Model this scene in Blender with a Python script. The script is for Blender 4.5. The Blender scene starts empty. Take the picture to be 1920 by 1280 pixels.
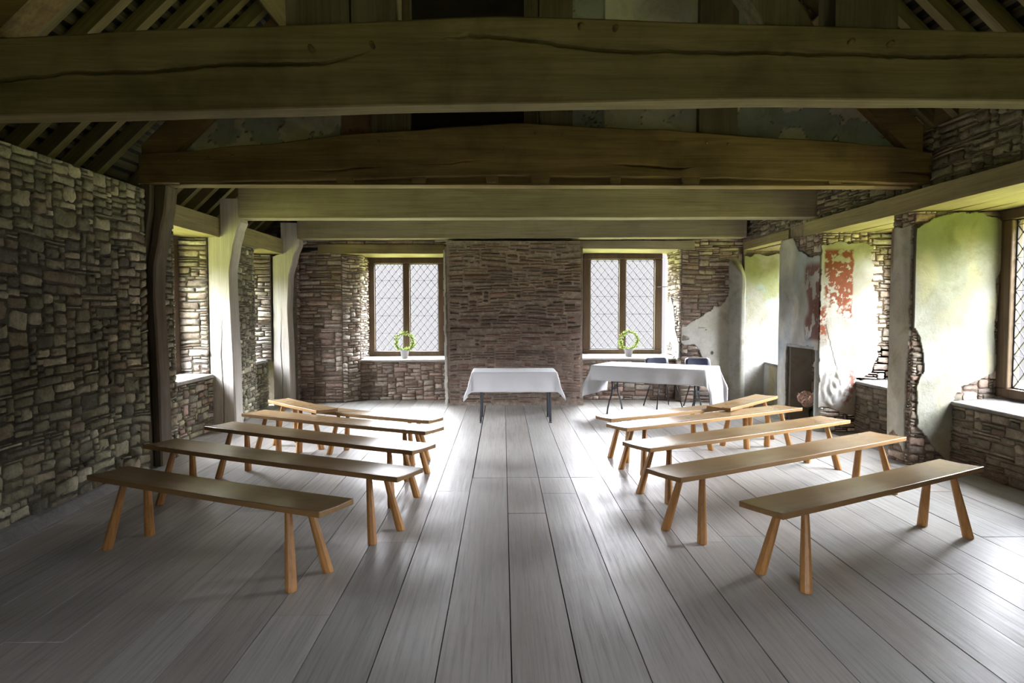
import bpy, bmesh, math, random
from mathutils import Vector, Matrix, noise
PI = math.pi
sc = bpy.context.scene
COL = sc.collection

# ------------------------------------------------------------------ camera
cam_d = bpy.data.cameras.new('camera'); cam = bpy.data.objects.new('camera', cam_d); COL.objects.link(cam)
cam.location = (0, 0, 1.5)
cam.rotation_euler = (math.radians(90 - 2.684), 0, math.radians(-0.761))
cam_d.lens = 24; cam_d.sensor_width = 36; cam_d.clip_start = 0.05; cam_d.clip_end = 300
sc.camera = cam

# ------------------------------------------------------------------ world, view
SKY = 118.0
sc.view_settings.view_transform = 'Standard'; sc.view_settings.look = 'None'
sc.view_settings.exposure = 0.06; sc.view_settings.gamma = 1.0
sc.view_settings.use_curve_mapping = False
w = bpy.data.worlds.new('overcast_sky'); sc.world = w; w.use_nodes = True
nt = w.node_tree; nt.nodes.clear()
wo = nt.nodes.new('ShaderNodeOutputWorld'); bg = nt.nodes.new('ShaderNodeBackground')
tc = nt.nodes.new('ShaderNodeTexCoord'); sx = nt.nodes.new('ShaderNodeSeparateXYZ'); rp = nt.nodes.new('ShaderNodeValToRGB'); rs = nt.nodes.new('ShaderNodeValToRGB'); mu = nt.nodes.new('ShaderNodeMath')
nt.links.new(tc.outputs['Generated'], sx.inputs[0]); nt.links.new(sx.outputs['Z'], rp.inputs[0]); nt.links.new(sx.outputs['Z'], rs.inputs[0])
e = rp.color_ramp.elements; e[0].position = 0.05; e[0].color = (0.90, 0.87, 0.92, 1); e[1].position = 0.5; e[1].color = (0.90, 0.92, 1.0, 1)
# horizon kept dim behind the panes, unseen sky above boosted to light the room
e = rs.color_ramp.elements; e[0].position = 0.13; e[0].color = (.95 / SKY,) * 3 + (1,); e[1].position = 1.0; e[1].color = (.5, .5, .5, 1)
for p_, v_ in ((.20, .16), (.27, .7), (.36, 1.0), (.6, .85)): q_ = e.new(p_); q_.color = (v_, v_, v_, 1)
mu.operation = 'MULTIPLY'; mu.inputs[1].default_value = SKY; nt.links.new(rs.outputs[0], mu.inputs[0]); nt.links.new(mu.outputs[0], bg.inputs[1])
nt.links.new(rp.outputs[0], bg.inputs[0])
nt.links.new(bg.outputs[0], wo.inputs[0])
sc.cycles.max_bounces = 10; sc.cycles.diffuse_bounces = 6; sc.cycles.glossy_bounces = 3
sc.cycles.transparent_max_bounces = 12; sc.cycles.sample_clamp_indirect = 6.0
sc.cycles.caustics_reflective = False; sc.cycles.caustics_refractive = False

def portal(name, loc, direction, wdt, hgt):
    """sky portal lying in a window opening, so the daylight outside is sampled through it"""
    ld = bpy.data.lights.new(name, 'AREA'); ld.shape = 'RECTANGLE'; ld.size = wdt; ld.size_y = hgt
    ld.cycles.is_portal = True
    o = bpy.data.objects.new(name, ld); COL.objects.link(o); o.location = loc
    o.rotation_euler = Vector(direction).to_track_quat('-Z', 'Y').to_euler()
    return o
portal('daylight', (-1.67, 12.0, 1.53), (0, -1, 0), 1.5, 1.8)
portal('daylight', (2.09, 12.0, 1.6), (0, -1, 0), 1.5, 1.8)
portal('daylight', (-4.25, 7.70, 1.55), (1, 0, 0), 1.6, 1.8)
portal('daylight', (-4.25, 10.1, 1.55), (1, 0, 0), .75, 1.75)
portal('daylight', (4.95, 10.1, 1.55), (-1, 0, 0), 1.5, 1.9)
portal('daylight', (4.95, 7.5, 1.55), (-1, 0, 0), 1.5, 1.9)
portal('daylight', (4.95, 5.68, 1.55), (-1, 0, 0), 1.6, 1.9)
portal('daylight', (1.0, -2.65, 1.55), (0, 1, 0), 1.7, 1.9)  # portal of the added window behind the camera

# ------------------------------------------------------------------ helpers
def hn(x, y, z=0.0, s=1.0):
    return noise.noise(Vector((x * s, y * s, z * s)))

def tag(o, label=None, cat=None, group=None, kind=None):
    if label: o['label'] = label
    if cat: o['category'] = cat
    if group: o['group'] = group
    if kind: o['kind'] = kind
    return o

def empty(name, loc=(0, 0, 0), rz=0.0):
    o = bpy.data.objects.new(name, None); COL.objects.link(o)
    o.location = loc; o.rotation_euler = (0, 0, rz); o.empty_display_size = .1
    return o

class MB:
    """collects faces; build() links them as one mesh object"""
    def __init__(s): s.v = []; s.f = []; s.m = []; s.c = []; s.cur = (0.5, 0.5, 0.5); s.smooth = []
    def add(s, vs, fs, mi=0, col=None, smooth=False):
        b = len(s.v); s.v += [tuple(p) for p in vs]; c = col or s.cur
        if c and isinstance(c[0], (tuple, list)): s.c += list(c)
        else: s.c += [c] * len(vs)
        for f in fs: s.f.append(tuple(b + i for i in f)); s.m.append(mi); s.smooth.append(smooth)
    def hexa(s, p, mi=0, col=None):
        # p: 8 points, bottom 4 (ccw from above) then top 4
        s.add(p, [(3, 2, 1, 0), (4, 5, 6, 7), (0, 1, 5, 4), (1, 2, 6, 5), (2, 3, 7, 6), (3, 0, 4, 7)], mi, col)
    def box(s, x0, x1, y0, y1, z0, z1, mi=0, col=None):
        s.hexa([(x0, y0, z0), (x1, y0, z0), (x1, y1, z0), (x0, y1, z0), (x0, y0, z1), (x1, y0, z1), (x1, y1, z1), (x0, y1, z1)], mi, col)
    def prism(s, pts, z0, z1, mi=0, col=None):
        """vertical prism over a ccw plan polygon"""
        n = len(pts)
        vs = [(x, y, z0) for x, y in pts] + [(x, y, z1) for x, y in pts]
        fs = [tuple(range(n - 1, -1, -1)), tuple(range(n, 2 * n))] + [(i, (i + 1) % n, n + (i + 1) % n, n + i) for i in range(n)]
        s.add(vs, fs, mi, col)
    def tube(s, pts, rad, n=8, mi=0, col=None, closed=False, cap=True):
        pts = [Vector(p) for p in pts]; N = len(pts)
        rad = rad if isinstance(rad, (list, tuple)) else [rad] * N
        vs = []; up = None
        for i, p in enumerate(pts):
            if closed: t = pts[(i + 1) % N] - pts[i - 1]
            else: t = pts[min(i + 1, N - 1)] - pts[max(i - 1, 0)]
            t.normalize()
            if up is None: up = Vector((0, 0, 1)) if abs(t.z) < .9 else Vector((1, 0, 0))
            a = t.cross(up)
            if a.length < 1e-4: a = t.cross(Vector((0, 1, 0)))
            a.normalize(); b = a.cross(t).normalized(); up = b
            for k in range(n):
                an = 2 * PI * k / n; vs.append(p + a * math.cos(an) * rad[i] + b * math.sin(an) * rad[i])
        fs = []
        for i in range(N if closed else N - 1):
            j = (i + 1) % N
            for k in range(n):
                fs.append((i * n + k, j * n + k, j * n + (k + 1) % n, i * n + (k + 1) % n))
        if cap and not closed:
            fs.append(tuple(range(n))); fs.append(tuple((N - 1) * n + k for k in range(n - 1, -1, -1)))
        s.add(vs, fs, mi, col, True)
    def lathe(s, prof, n=24, c=(0, 0, 0), mi=0, col=None):
        vs = []; fs = []
        for r, z in prof:
            for k in range(n):
                a = 2 * PI * k / n; vs.append((c[0] + r * math.cos(a), c[1] + r * math.sin(a), c[2] + z))
        for i in range(len(prof) - 1):
            for k in range(n):
                fs.append((i * n + k, i * n + (k + 1) % n, (i + 1) * n + (k + 1) % n, (i + 1) * n + k))
        s.add(vs, fs, mi, col, True)
    def build(s, name, mats, parent=None, bevel=0, bseg=2, fixn=False):
        me = bpy.data.meshes.new(name); me.from_pydata(s.v, [], s.f); me.update()
        for m in (mats if isinstance(mats, (list, tuple)) else [mats]): me.materials.append(m)
        me.polygons.foreach_set('material_index', s.m)
        me.polygons.foreach_set('use_smooth', s.smooth)
        at = me.color_attributes.new('Col', 'FLOAT_COLOR', 'POINT')
        flat = []
        for c in s.c: flat += [c[0], c[1], c[2], 1.0]
        at.data.foreach_set('color', flat)
        if fixn:
            bm = bmesh.new(); bm.from_mesh(me); bmesh.ops.recalc_face_normals(bm, faces=bm.faces); bm.to_mesh(me); bm.free()
        o = bpy.data.objects.new(name, me); COL.objects.link(o)
        if parent: o.parent = parent
        if bevel:
            b = o.modifiers.new('bevel', 'BEVEL'); b.width = bevel; b.segments = bseg; b.limit_method = 'ANGLE'; b.angle_limit = math.radians(40)
            b.harden_normals = False
        return o

# ------------------------------------------------------------------ materials
class NG:
    def __init__(s, name):
        s.m = bpy.data.materials.new(name); s.m.use_nodes = True; s.t = s.m.node_tree; s.t.nodes.clear()
        s.out = s.n('ShaderNodeOutputMaterial'); s.b = s.n('ShaderNodeBsdfPrincipled'); s.l(s.b.outputs[0], s.out.inputs[0])
        s.b.inputs['Specular IOR Level'].default_value = .3
        s.tc = s.n('ShaderNodeTexCoord')
    def n(s, t): return s.t.nodes.new(t)
    def l(s, a, b): s.t.links.new(a, b)
    def mapping(s, scale, src='Object', rot=(0, 0, 0)):
        m = s.n('ShaderNodeMapping'); m.inputs['Scale'].default_value = scale; m.inputs['Rotation'].default_value = rot
        s.l(s.tc.outputs[src], m.inputs[0]); return m.outputs[0]
    def noise(s, vec, scale=5, detail=6, rough=.6, dist=0):
        n = s.n('ShaderNodeTexNoise'); n.inputs['Scale'].default_value = scale; n.inputs['Detail'].default_value = detail
        n.inputs['Roughness'].default_value = rough; n.inputs['Distortion'].default_value = dist
        s.l(vec, n.inputs['Vector']); return n.outputs['Fac']
    def ramp(s, fac, stops):
        r = s.n('ShaderNodeValToRGB'); el = r.color_ramp.elements
        while len(el) > 1: el.remove(el[-1])
        el[0].position = stops[0][0]; c = stops[0][1]; el[0].color = (*c, 1) if isinstance(c, tuple) else (c, c, c, 1)
        for p, c in stops[1:]:
            q = el.new(p); q.color = (*c, 1) if isinstance(c, tuple) else (c, c, c, 1)
        s.l(fac, r.inputs[0]); return r.outputs[0]
    def mix(s, fac, a, b, mode='MIX'):
        m = s.n('ShaderNodeMix'); m.data_type = 'RGBA'; m.blend_type = mode; m.clamp_factor = True
        if isinstance(fac, (int, float)): m.inputs[0].default_value = fac
        else: s.l(fac, m.inputs[0])
        for i, x in ((6, a), (7, b)):
            if isinstance(x, tuple): m.inputs[i].default_value = (*x, 1)
            else: s.l(x, m.inputs[i])
        return m.outputs[2]
    def attr(s, name='Col'):
        a = s.n('ShaderNodeAttribute'); a.attribute_name = name; return a.outputs['Color']
    def bump(s, h, strength=.5, dist=.01, prev=None):
        b = s.n('ShaderNodeBump'); b.inputs['Strength'].default_value = strength; b.inputs['Distance'].default_value = dist
        s.l(h, b.inputs['Height'])
        if prev is not None: s.l(prev, b.inputs['Normal'])
        return b.outputs[0]
    def base(s, c):
        if isinstance(c, tuple): s.b.inputs['Base Color'].default_value = (*c, 1)
        else: s.l(c, s.b.inputs['Base Color'])
    def rough(s, r):
        if isinstance(r, (int, float)): s.b.inputs['Roughness'].default_value = r
        else: s.l(r, s.b.inputs['Roughness'])
    def normal(s, n): s.l(n, s.b.inputs['Normal'])

def mat_stone(name, lichen=.5, lichcol=(.42, .40, .34)):
    g = NG(name); v = g.mapping((1, 1, 1))
    n1 = g.noise(v, 9, 8, .65); n2 = g.noise(v, 38, 8, .7); n3 = g.noise(v, 5.3, 5, .6, .6)
    c = g.mix(1.0, g.attr(), g.ramp(n1, [(.25, .62), (.5, 1.0), (.78, 1.42)]), 'MULTIPLY')
    c = g.mix(1.0, c, g.ramp(n2, [(.3, .7), (.5, 1.0), (.72, 1.3)]), 'MULTIPLY')
    lk = g.ramp(g.noise(v, 16, 9, .75, .4), [(.60, 0.0), (.70, lichen)])
    c = g.mix(lk, c, lichcol); g.base(c); g.rough(.92); g.b.inputs['Specular IOR Level'].default_value = .15
    nb = g.bump(n1, .5, .02); nb = g.bump(n2, .6, .006, nb); g.normal(nb)
    return g.m
def mat_mortar(name, col, lo=.6, hi=1.35):
    g = NG(name); v = g.mapping((1, 1, 1))
    n1 = g.noise(v, 14, 9, .72); n2 = g.noise(v, 70, 6, .7); n3 = g.noise(v, 2.2, 4, .6)
    c = g.mix(1.0, col, g.ramp(n1, [(.3, lo), (.55, 1.0), (.75, hi)]), 'MULTIPLY')
    c = g.mix(1.0, c, g.ramp(n3, [(.35, .8), (.65, 1.15)]), 'MULTIPLY')
    g.base(c); g.rough(.95); g.b.inputs['Specular IOR Level'].default_value = .1
    nb = g.bump(n1, .9, .03); nb = g.bump(n2, .6, .006, nb); g.normal(nb)
    return g.m
def mat_plaster(name, dirt=.5):
    g = NG(name); v = g.mapping((1, 1, 1))
    n1 = g.noise(v, 6, 9, .7); n2 = g.noise(v, 45, 7, .7)
    c = g.mix(1.0, g.attr(), g.ramp(n1, [(.25, .85 - dirt * .4), (.5, .85), (.75, .93)]), 'MULTIPLY')
    n4 = g.noise(v, 2.6, 7, .72, .6); c = g.mix(1.0, c, g.ramp(n4, [(.36, (.80, .78, .68)), (.5, (1.0, 1.0, 1.0)), (.64, (1.0, 1.02, 1.05))]), 'MULTIPLY')
    sp = g.ramp(g.noise(v, 60, 3, .5), [(.68, 0.0), (.73, .6 * dirt)])
    c = g.mix(sp, c, (.12, .10, .07)); g.base(c); g.rough(.9); g.b.inputs['Specular IOR Level'].default_value = .15
    nb = g.bump(n1, .55, .02); nb = g.bump(n2, .45, .004, nb); g.normal(nb)
    return g.m
def mat_wood(name, a, b, dark, axis=0, sc_=1.0, rough=.6, bumps=.4, stain=.4, spec=.3, useattr=False, fine=.68, lo=.3, hi=.62):
    """timber with grain along the given object axis"""
    g = NG(name); s = [11 * sc_] * 3; s[axis] = .55 * sc_
    v = g.mapping(tuple(s)); s2 = [60 * sc_] * 3; s2[axis] = 1.6 * sc_; v2 = g.mapping(tuple(s2)); v0 = g.mapping((1, 1, 1))
    n1 = g.noise(v, 1.0, 6, .62, .8); n2 = g.noise(v2, 1.0, 5, .7); n3 = g.noise(v0, 1.7 * sc_, 5, .6, .4)
    c = g.ramp(n1, [(lo, a), (hi, b)])
    c = g.mix(1.0, c, g.ramp(n2, [(.28, fine), (.5, 1.0), (.8, 1 + (1 - fine) * .45)]), 'MULTIPLY')
    c = g.mix(g.ramp(n3, [(.48, 0.0), (.72, stain)]), c, dark)
    if useattr: c = g.mix(1.0, c, g.attr(), 'MULTIPLY')
    g.base(c); g.b.inputs['Specular IOR Level'].default_value = spec
    dr = .1 if fine < .8 else .012
    g.rough(g.ramp(n2, [(.3, min(1, rough + dr)), (.7, max(.05, rough - dr))]))
    nb = g.bump(n1, bumps * .6, .012); nb = g.bump(n2, bumps, .003, nb); g.normal(nb)
    return g.m
def mat_plain(name, col, rough=.5, metal=0, spec=.4, bump=0, bscale=80):
    g = NG(name); g.rough(rough); g.b.inputs['Metallic'].default_value = metal; g.b.inputs['Specular IOR Level'].default_value = spec
    v = g.mapping((1, 1, 1)); n = g.noise(v, bscale, 4, .6)
    g.base(g.mix(1.0, col, g.ramp(n, [(.3, .9), (.7, 1.08)]), 'MULTIPLY'))
    if bump: g.normal(g.bump(n, bump, .003))
    return g.m

M = {}
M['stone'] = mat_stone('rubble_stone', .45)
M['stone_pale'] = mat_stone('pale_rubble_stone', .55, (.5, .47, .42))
M['stone_red'] = mat_stone('red_sandstone', .25, (.38, .30, .24))
M['mortar_dark'] = mat_mortar('dark_earth_mortar', (.20, .18, .14))
M['mortar_mid'] = mat_mortar('brown_mortar', (.27, .215, .17))
M['mortar_pale'] = mat_mortar('pale_lime_mortar', (.46, .375, .315), .5, 1.5)
M['plaster'] = mat_plaster('old_lime_plaster')
M['plaster_clean'] = mat_plaster('whitewashed_plaster', .25)
M['sill'] = mat_mortar('worn_white_sill', (.60, .58, .54), .85, 1.1)
M['sill_grey'] = mat_mortar('grey_stone_sill', (.36, .35, .33), .75, 1.15)
M['oak_x'] = mat_wood('weathered_oak_beam', (.17, .13, .058), (.28, .225, .11), (.08, .052, .024), 0, 1, .75, .5, .6, .3, False, .75)
M['oak_pale_x'] = mat_wood('pale_oak_beam', (.26, .22, .145), (.35, .305, .215), (.17, .125, .075), 0, 1, .75, .3, .45)
M['oak_dark_x'] = mat_wood('old_dark_oak_beam', (.145, .092, .038), (.25, .17, .072), (.065, .042, .02), 0, 1, .7, .5, .6)
M['oak_y'] = mat_wood('oak_lintel', (.23, .19, .095), (.33, .275, .14), (.14, .11, .05), 1, 1, .75, .3, .4)
M['oak_z'] = mat_wood('pale_oak_post', (.48, .445, .385), (.60, .57, .51), (.36, .31, .24), 2, 1, .7, .3, .3)
M['oak_dark_z'] = mat_wood('old_dark_oak_post', (.10, .078, .05), (.17, .14, .095), (.055, .042, .028), 2, 1, .75, .5, .5)
M['oak_frame'] = mat_wood('oak_window_frame', (.085, .055, .032), (.14, .095, .058), (.05, .034, .022), 2, 1.3, .6, .3, .4)
M['rafter'] = mat_wood('oak_rafter', (.14, .115, .055), (.22, .185, .095), (.075, .055, .028), 0, 1, .75, .3, .3)
M['floor'] = mat_wood('worn_floorboards', (.335, .32, .295), (.39, .375, .35), (.27, .25, .225), 1, .9, .40, .25, .55, .4, True)
M['bench'] = mat_wood('polished_bench_wood', (.30, .165, .060), (.42, .25, .10), (.19, .115, .055), 0, 1.6, .36, .04, .55, .45, False, .88)
M['bench_top'] = mat_wood('worn_bench_top', (.28, .175, .08), (.34, .225, .11), (.17, .105, .05), 0, 1.0, .26, .012, .7, .7, False, .94, .15, .85)
M['bench_leg'] = mat_wood('honey_bench_leg', (.36, .165, .045), (.46, .23, .07), (.26, .12, .035), 2, 1.6, .42, .2, .3, .4)
M['slate'] = mat_plain('dark_slate', (.012, .012, .014), .9, 0, .2, .5, 9)
M['lath'] = mat_wood('split_lath', (.035, .03, .02), (.075, .062, .038), (.02, .017, .012), 1, 1, .8, .3, .3)
M['cloth'] = mat_plain('white_cotton', (.86, .87, .91), .95, 0, .1, .12, 260)
M['steel'] = mat_plain('grey_painted_steel', (.10, .11, .13), .4, .5, .5)
M['black'] = mat_plain('black_metal', (.02, .02, .022), .4, .3, .5)
M['navy'] = mat_plain('navy_vinyl', (.018, .022, .045), .38, 0, .5)
M['chrome'] = mat_plain('dull_chrome', (.55, .56, .58), .3, .9, .5)
M['tabletop'] = mat_plain('grey_tabletop', (.35, .34, .33), .5)
M['pot'] = mat_plain('white_pot', (.78, .80, .84), .4, 0, .5)
M['lead'] = mat_plain('window_lead', (.035, .035, .042), .55, .3, .4)
M['soil'] = mat_plain('potting_soil', (.05, .035, .02), .95)

def mat_glass(name, tint=(.93, .95, .95)):
    m = bpy.data.materials.new(name); m.use_nodes = True; t = m.node_tree; t.nodes.clear()
    o = t.nodes.new('ShaderNodeOutputMaterial'); mx = t.nodes.new('ShaderNodeMixShader'); tr = t.nodes.new('ShaderNodeBsdfTransparent')
    gl = t.nodes.new('ShaderNodeBsdfGlossy'); fr = t.nodes.new('ShaderNodeFresnel'); fr.inputs[0].default_value = 1.3
    tr.inputs[0].default_value = (*tint, 1); gl.inputs['Roughness'].default_value = .05
    t.links.new(fr.outputs[0], mx.inputs[0]); t.links.new(tr.outputs[0], mx.inputs[1]); t.links.new(gl.outputs[0], mx.inputs[2]); t.links.new(mx.outputs[0], o.inputs[0])
    return m
M['glass'] = mat_glass('leaded_glass'); M['vase'] = mat_glass('clear_vase_glass', (.85, .90, .90))
def mat_leaf(name):
    g = NG(name); g.base(g.attr()); g.rough(.5)
    g.b.inputs['Subsurface Weight'].default_value = 0.0
    tr = g.n('ShaderNodeBsdfTranslucent'); mx = g.n('ShaderNodeMixShader'); mx.inputs[0].default_value = .4
    g.l(g.attr(), tr.inputs[0]); g.l(g.b.outputs[0], mx.inputs[1]); g.l(tr.outputs[0], mx.inputs[2]); g.l(mx.outputs[0], g.out.inputs[0])
    return g.m
M['leaf'] = mat_leaf('leaf'); M['petal'] = mat_leaf('petal')
def mat_grass():
    g = NG('lawn_grass'); v = g.mapping((1, 1, 1)); n = g.noise(v, .6, 8, .7)
    g.base(g.ramp(n, [(.3, (.135, .148, .038)), (.7, (.23, .242, .068))])); g.rough(.9); return g.m
M['grass'] = mat_grass()

# ------------------------------------------------------------------ masonry
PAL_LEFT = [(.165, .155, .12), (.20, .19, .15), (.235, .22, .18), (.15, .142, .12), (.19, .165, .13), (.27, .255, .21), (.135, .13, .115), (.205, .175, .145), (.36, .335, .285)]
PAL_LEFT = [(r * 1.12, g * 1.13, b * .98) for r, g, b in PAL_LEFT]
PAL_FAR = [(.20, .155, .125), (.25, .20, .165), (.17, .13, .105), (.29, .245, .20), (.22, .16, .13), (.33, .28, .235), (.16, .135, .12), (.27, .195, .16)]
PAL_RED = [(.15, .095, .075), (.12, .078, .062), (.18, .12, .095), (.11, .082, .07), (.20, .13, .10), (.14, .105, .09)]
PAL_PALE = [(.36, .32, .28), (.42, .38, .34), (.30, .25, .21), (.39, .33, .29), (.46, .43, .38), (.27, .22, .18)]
PAL_DARK = [(.115, .105, .08), (.15, .135, .10), (.18, .16, .12), (.13, .10, .08), (.20, .175, .135)]

def masonry(mb, O, U, V, W, H, seed, cu=.045, cv=.026, wmin=2, wmax=6, hw=(3, 5, 4, 1), gap=.007, depth=.022, pal=PAL_LEFT, holes=(), warp=.012, bulge=.3, mi=1, skip=None, rnd=.16, adh=.4, drop=0):
    """random coursed rubble on the rectangle O + u*U + v*V; stones are raised along N = U x V"""
    R = random.Random(seed); O = Vector(O); U = Vector(U).normalized(); V = Vector(V).normalized(); N = U.cross(V)
    nu = max(1, round(W / cu)); nv = max(1, round(H / cv)); cu = W / nu; cv = H / nv
    occ = [[False] * nu for _ in range(nv)]
    for (a, b, c, d) in holes:
        for j in range(nv):
            for i in range(nu):
                if a < (i + .5) * cu < b and c < (j + .5) * cv < d: occ[j][i] = True
    hl = []
    for k, q in enumerate(hw): hl += [k + 1] * q
    course = R.choice(hl)
    for j in range(nv):
        i = 0
        if R.random() < .45: course = R.choice(hl)
        while i < nu:
            if occ[j][i]: i += 1; continue
            free = 0
            while i + free < nu and not occ[j][i + free] and free < wmax + 3: free += 1
            ws = R.randint(wmin, wmax)
            if R.random() < .12: ws += 2
            if free - ws < wmin: ws = free
            ws = min(ws, free, wmax + 3); hs = course if R.random() < adh else R.choice(hl)
            if R.random() < .05: hs += 1
            hs = min(hs, nv - j)
            if ws >= 5 and R.random() < .5: hs = min(hs, 3)
            if R.random() < .88: hs = max(1, min(hs, int(ws * cu * .85 / cv)))
            for hh in range(hs, 0, -1):
                if all(not occ[j + b][i + a] for a in range(ws) for b in range(hh)): hs = hh; break
            for a in range(ws):
                for b in range(hs): occ[j + b][i + a] = True
            u0, u1, v0, v1 = i * cu, (i + ws) * cu, j * cv, (j + hs) * cv
            i += ws
            if drop and R.random() < drop: continue
            if skip and skip((u0 + u1) / 2, (v0 + v1) / 2): continue
            g2 = gap * (.6 + .8 * R.random()) / 2 + gap * .2
            cx, cy = (u0 + u1) / 2, (v0 + v1) / 2; a, b = (u1 - u0) / 2 - g2, (v1 - v0) / 2 - g2
            if a <= .003 or b <= .003: continue
            r = min(a, b) * (rnd + .4 * R.random())
            # rounded rectangle outline, wobbly
            out = []
            for (sx_, sy_) in ((1, -1), (1, 1), (-1, 1), (-1, -1)):
                rr = r * (.5 + R.random()); rr = min(rr, a * .9, b * .9)
                ccx, ccy = sx_ * (a - rr), sy_ * (b - rr)
                st = {(1, -1): -PI / 2, (1, 1): 0, (-1, 1): PI / 2, (-1, -1): PI}[(sx_, sy_)]
                for q in (0.0, .5, 1.0):
                    an = st + q * PI / 2
                    out.append([ccx + rr * math.cos(an), ccy + rr * math.sin(an)])
                # a mid-edge point
                nx = {(1, -1): (a, 0), (1, 1): (0, b), (-1, 1): (-a, 0), (-1, -1): (0, -b)}[(sx_, sy_)]
                out.append([nx[0] + (0 if nx[0] else R.uniform(-.2, .2) * a), nx[1] + (0 if nx[1] else R.uniform(-.2, .2) * b)])
            jt = min(a, b) * .22
            for p in out:
                p[0] += R.uniform(-jt, jt * .6) * (1 if p[0] > 0 else -1); p[1] += R.uniform(-jt, jt * .5) * (1 if p[1] > 0 else -1)
            tilt = R.uniform(-.06, .06) * min(1, b / a * 2); ct, st_ = math.cos(tilt), math.sin(tilt)
            D = depth * (.5 + .75 * R.random()); tu, tv = R.uniform(-.10, .10), R.uniform(-.14, .14)
            n = len(out); vs = []
            ins = min(a, b)
            for (sc2, dd) in ((0, -.006), (.05, D * .6), (.20, D)):
                for p in out:
                    L = math.hypot(*p) or 1
                    k = max(.25, 1 - sc2 * ins / L)
                    x, y = p[0] * k, p[1] * k
                    x, y = cx + x * ct - y * st_, cy + x * st_ + y * ct
                    # clip to the wall and warp the courses gently
                    ed = max(0, min(1, min(x, W - x, y, H - y) / .12))
                    x2 = x + warp * ed * hn(x * 1.3, y * 1.3, seed * 3.1); y2 = y + 2.2 * warp * ed * hn(x * .9 + 7, y * 1.7, seed * 1.7)
                    x2 = min(max(x2, .002), W - .002); y2 = min(max(y2, .002), H - .002)
                    d = dd + (tu * (x - cx) + tv * (y - cy)) * (1 if dd > 0 else 0) * .5
                    if dd > 0: d += (R.random() - .5) * D * .22
                    vs.append(O + U * x2 + V * y2 + N * max(d, -.006))
            ed = max(0, min(1, min(cx, W - cx, cy, H - cy) / .12))
            vs.append(O + U * (cx + warp * ed * hn(cx * 1.3, cy * 1.3, seed * 3.1)) + V * (cy + 2.2 * warp * ed * hn(cx * .9 + 7, cy * 1.7, seed * 1.7)) + N * (D * (1 + bulge * R.random())))
            fs = []
            for q in range(2):
                for k in range(n): fs.append((q * n + k, q * n + (k + 1) % n, (q + 1) * n + (k + 1) % n, (q + 1) * n + k))
            for k in range(n): fs.append((2 * n + k, 2 * n + (k + 1) % n, 3 * n))
            c = R.choice(pal); br = 1.42 * (.78 + .44 * R.random()); c = tuple(min(1, x * br) for x in c)
            mb.add(vs, fs, mi, c, True)

def plaster_sheet(name, O, U, V, W, H, inside, color, mat, parent=None, res=.01, th=.022, und=.006, seed=0, rag=.03, dispf=None):
    """coat of plaster with a ragged broken edge, standing th proud of the masonry"""
    O = Vector(O); U = Vector(U).normalized(); V = Vector(V).normalized(); N = U.cross(V)
    nu = int(W / res); nv = int(H / res); du, dv = W / nu, H / nv
    keep = {}
    for j in range(nv):
        for i in range(nu):
            u, v = (i + .5) * du, (j + .5) * dv
            a = u + rag * noise.fractal(Vector((u * 7 + seed, v * 7, seed)), .8, 2.1, 4); b = v + rag * noise.fractal(Vector((u * 7, v * 7 + 31, seed)), .8, 2.1, 4)
            if inside(a, b): keep[(i, j)] = 1
    idx = {}; mb = MB(); vs = []; cs = []; fs = []
    def vert(i, j, back=False):
        k = (i, j, back)
        if k not in idx:
            u, v = i * du, j * dv
            d = th + und * hn(u * 2.3, v * 2.3, seed + 5) + (dispf(u, v) if dispf else 0)
            if back: d = 0.002
            idx[k] = len(vs); vs.append(O + U * u + V * v + N * d); cs.append(color(u, v) if not back else tuple(.55 * x for x in color(u, v)))
        return idx[k]
    sk = []
    for (i, j) in keep:
        fs.append((vert(i, j), vert(i + 1, j), vert(i + 1, j + 1), vert(i, j + 1)))
        for (di, dj, p, q) in ((0, -1, (i, j), (i + 1, j)), (1, 0, (i + 1, j), (i + 1, j + 1)), (0, 1, (i + 1, j + 1), (i, j + 1)), (-1, 0, (i, j + 1), (i, j))):
            if (i + di, j + dj) not in keep:
                sk.append((vert(*p, True), vert(*q, True), vert(*q), vert(*p)))
    mb.add(vs, fs + sk, 0, cs, True)
    return mb.build(name, mat, parent)

def poly_in(poly):
    def f(x, y):
        c = False; n = len(poly); j = n - 1
        for i in range(n):
            xi, yi = poly[i]; xj, yj = poly[j]
            if (yi > y) != (yj > y) and x < (xj - xi) * (y - yi) / (yj - yi) + xi: c = not c
            j = i
        return c
    return f
def lerp3(a, b, t): t = max(0, min(1, t)); return tuple(a[i] * (1 - t) + b[i] * t for i in range(3))
def sm(a, b, x): t = max(0, min(1, (x - a) / (b - a))); return t * t * (3 - 2 * t)

Z = (0, 0, 1)
def struct(mb, name, mats, **k):
    o = mb.build(name, mats, **k); o['kind'] = 'structure'; return o

# roof lines (underside of the rafters)
SL = .95
def roof_z(x): return min(2.6 + SL * (x + 3.85), 3.2 + SL * (4.03 - x))
RX = (3.2 + SL * 4.03 - 2.6 - SL * 3.85) / (2 * SL); RZ = roof_z(RX)

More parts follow.
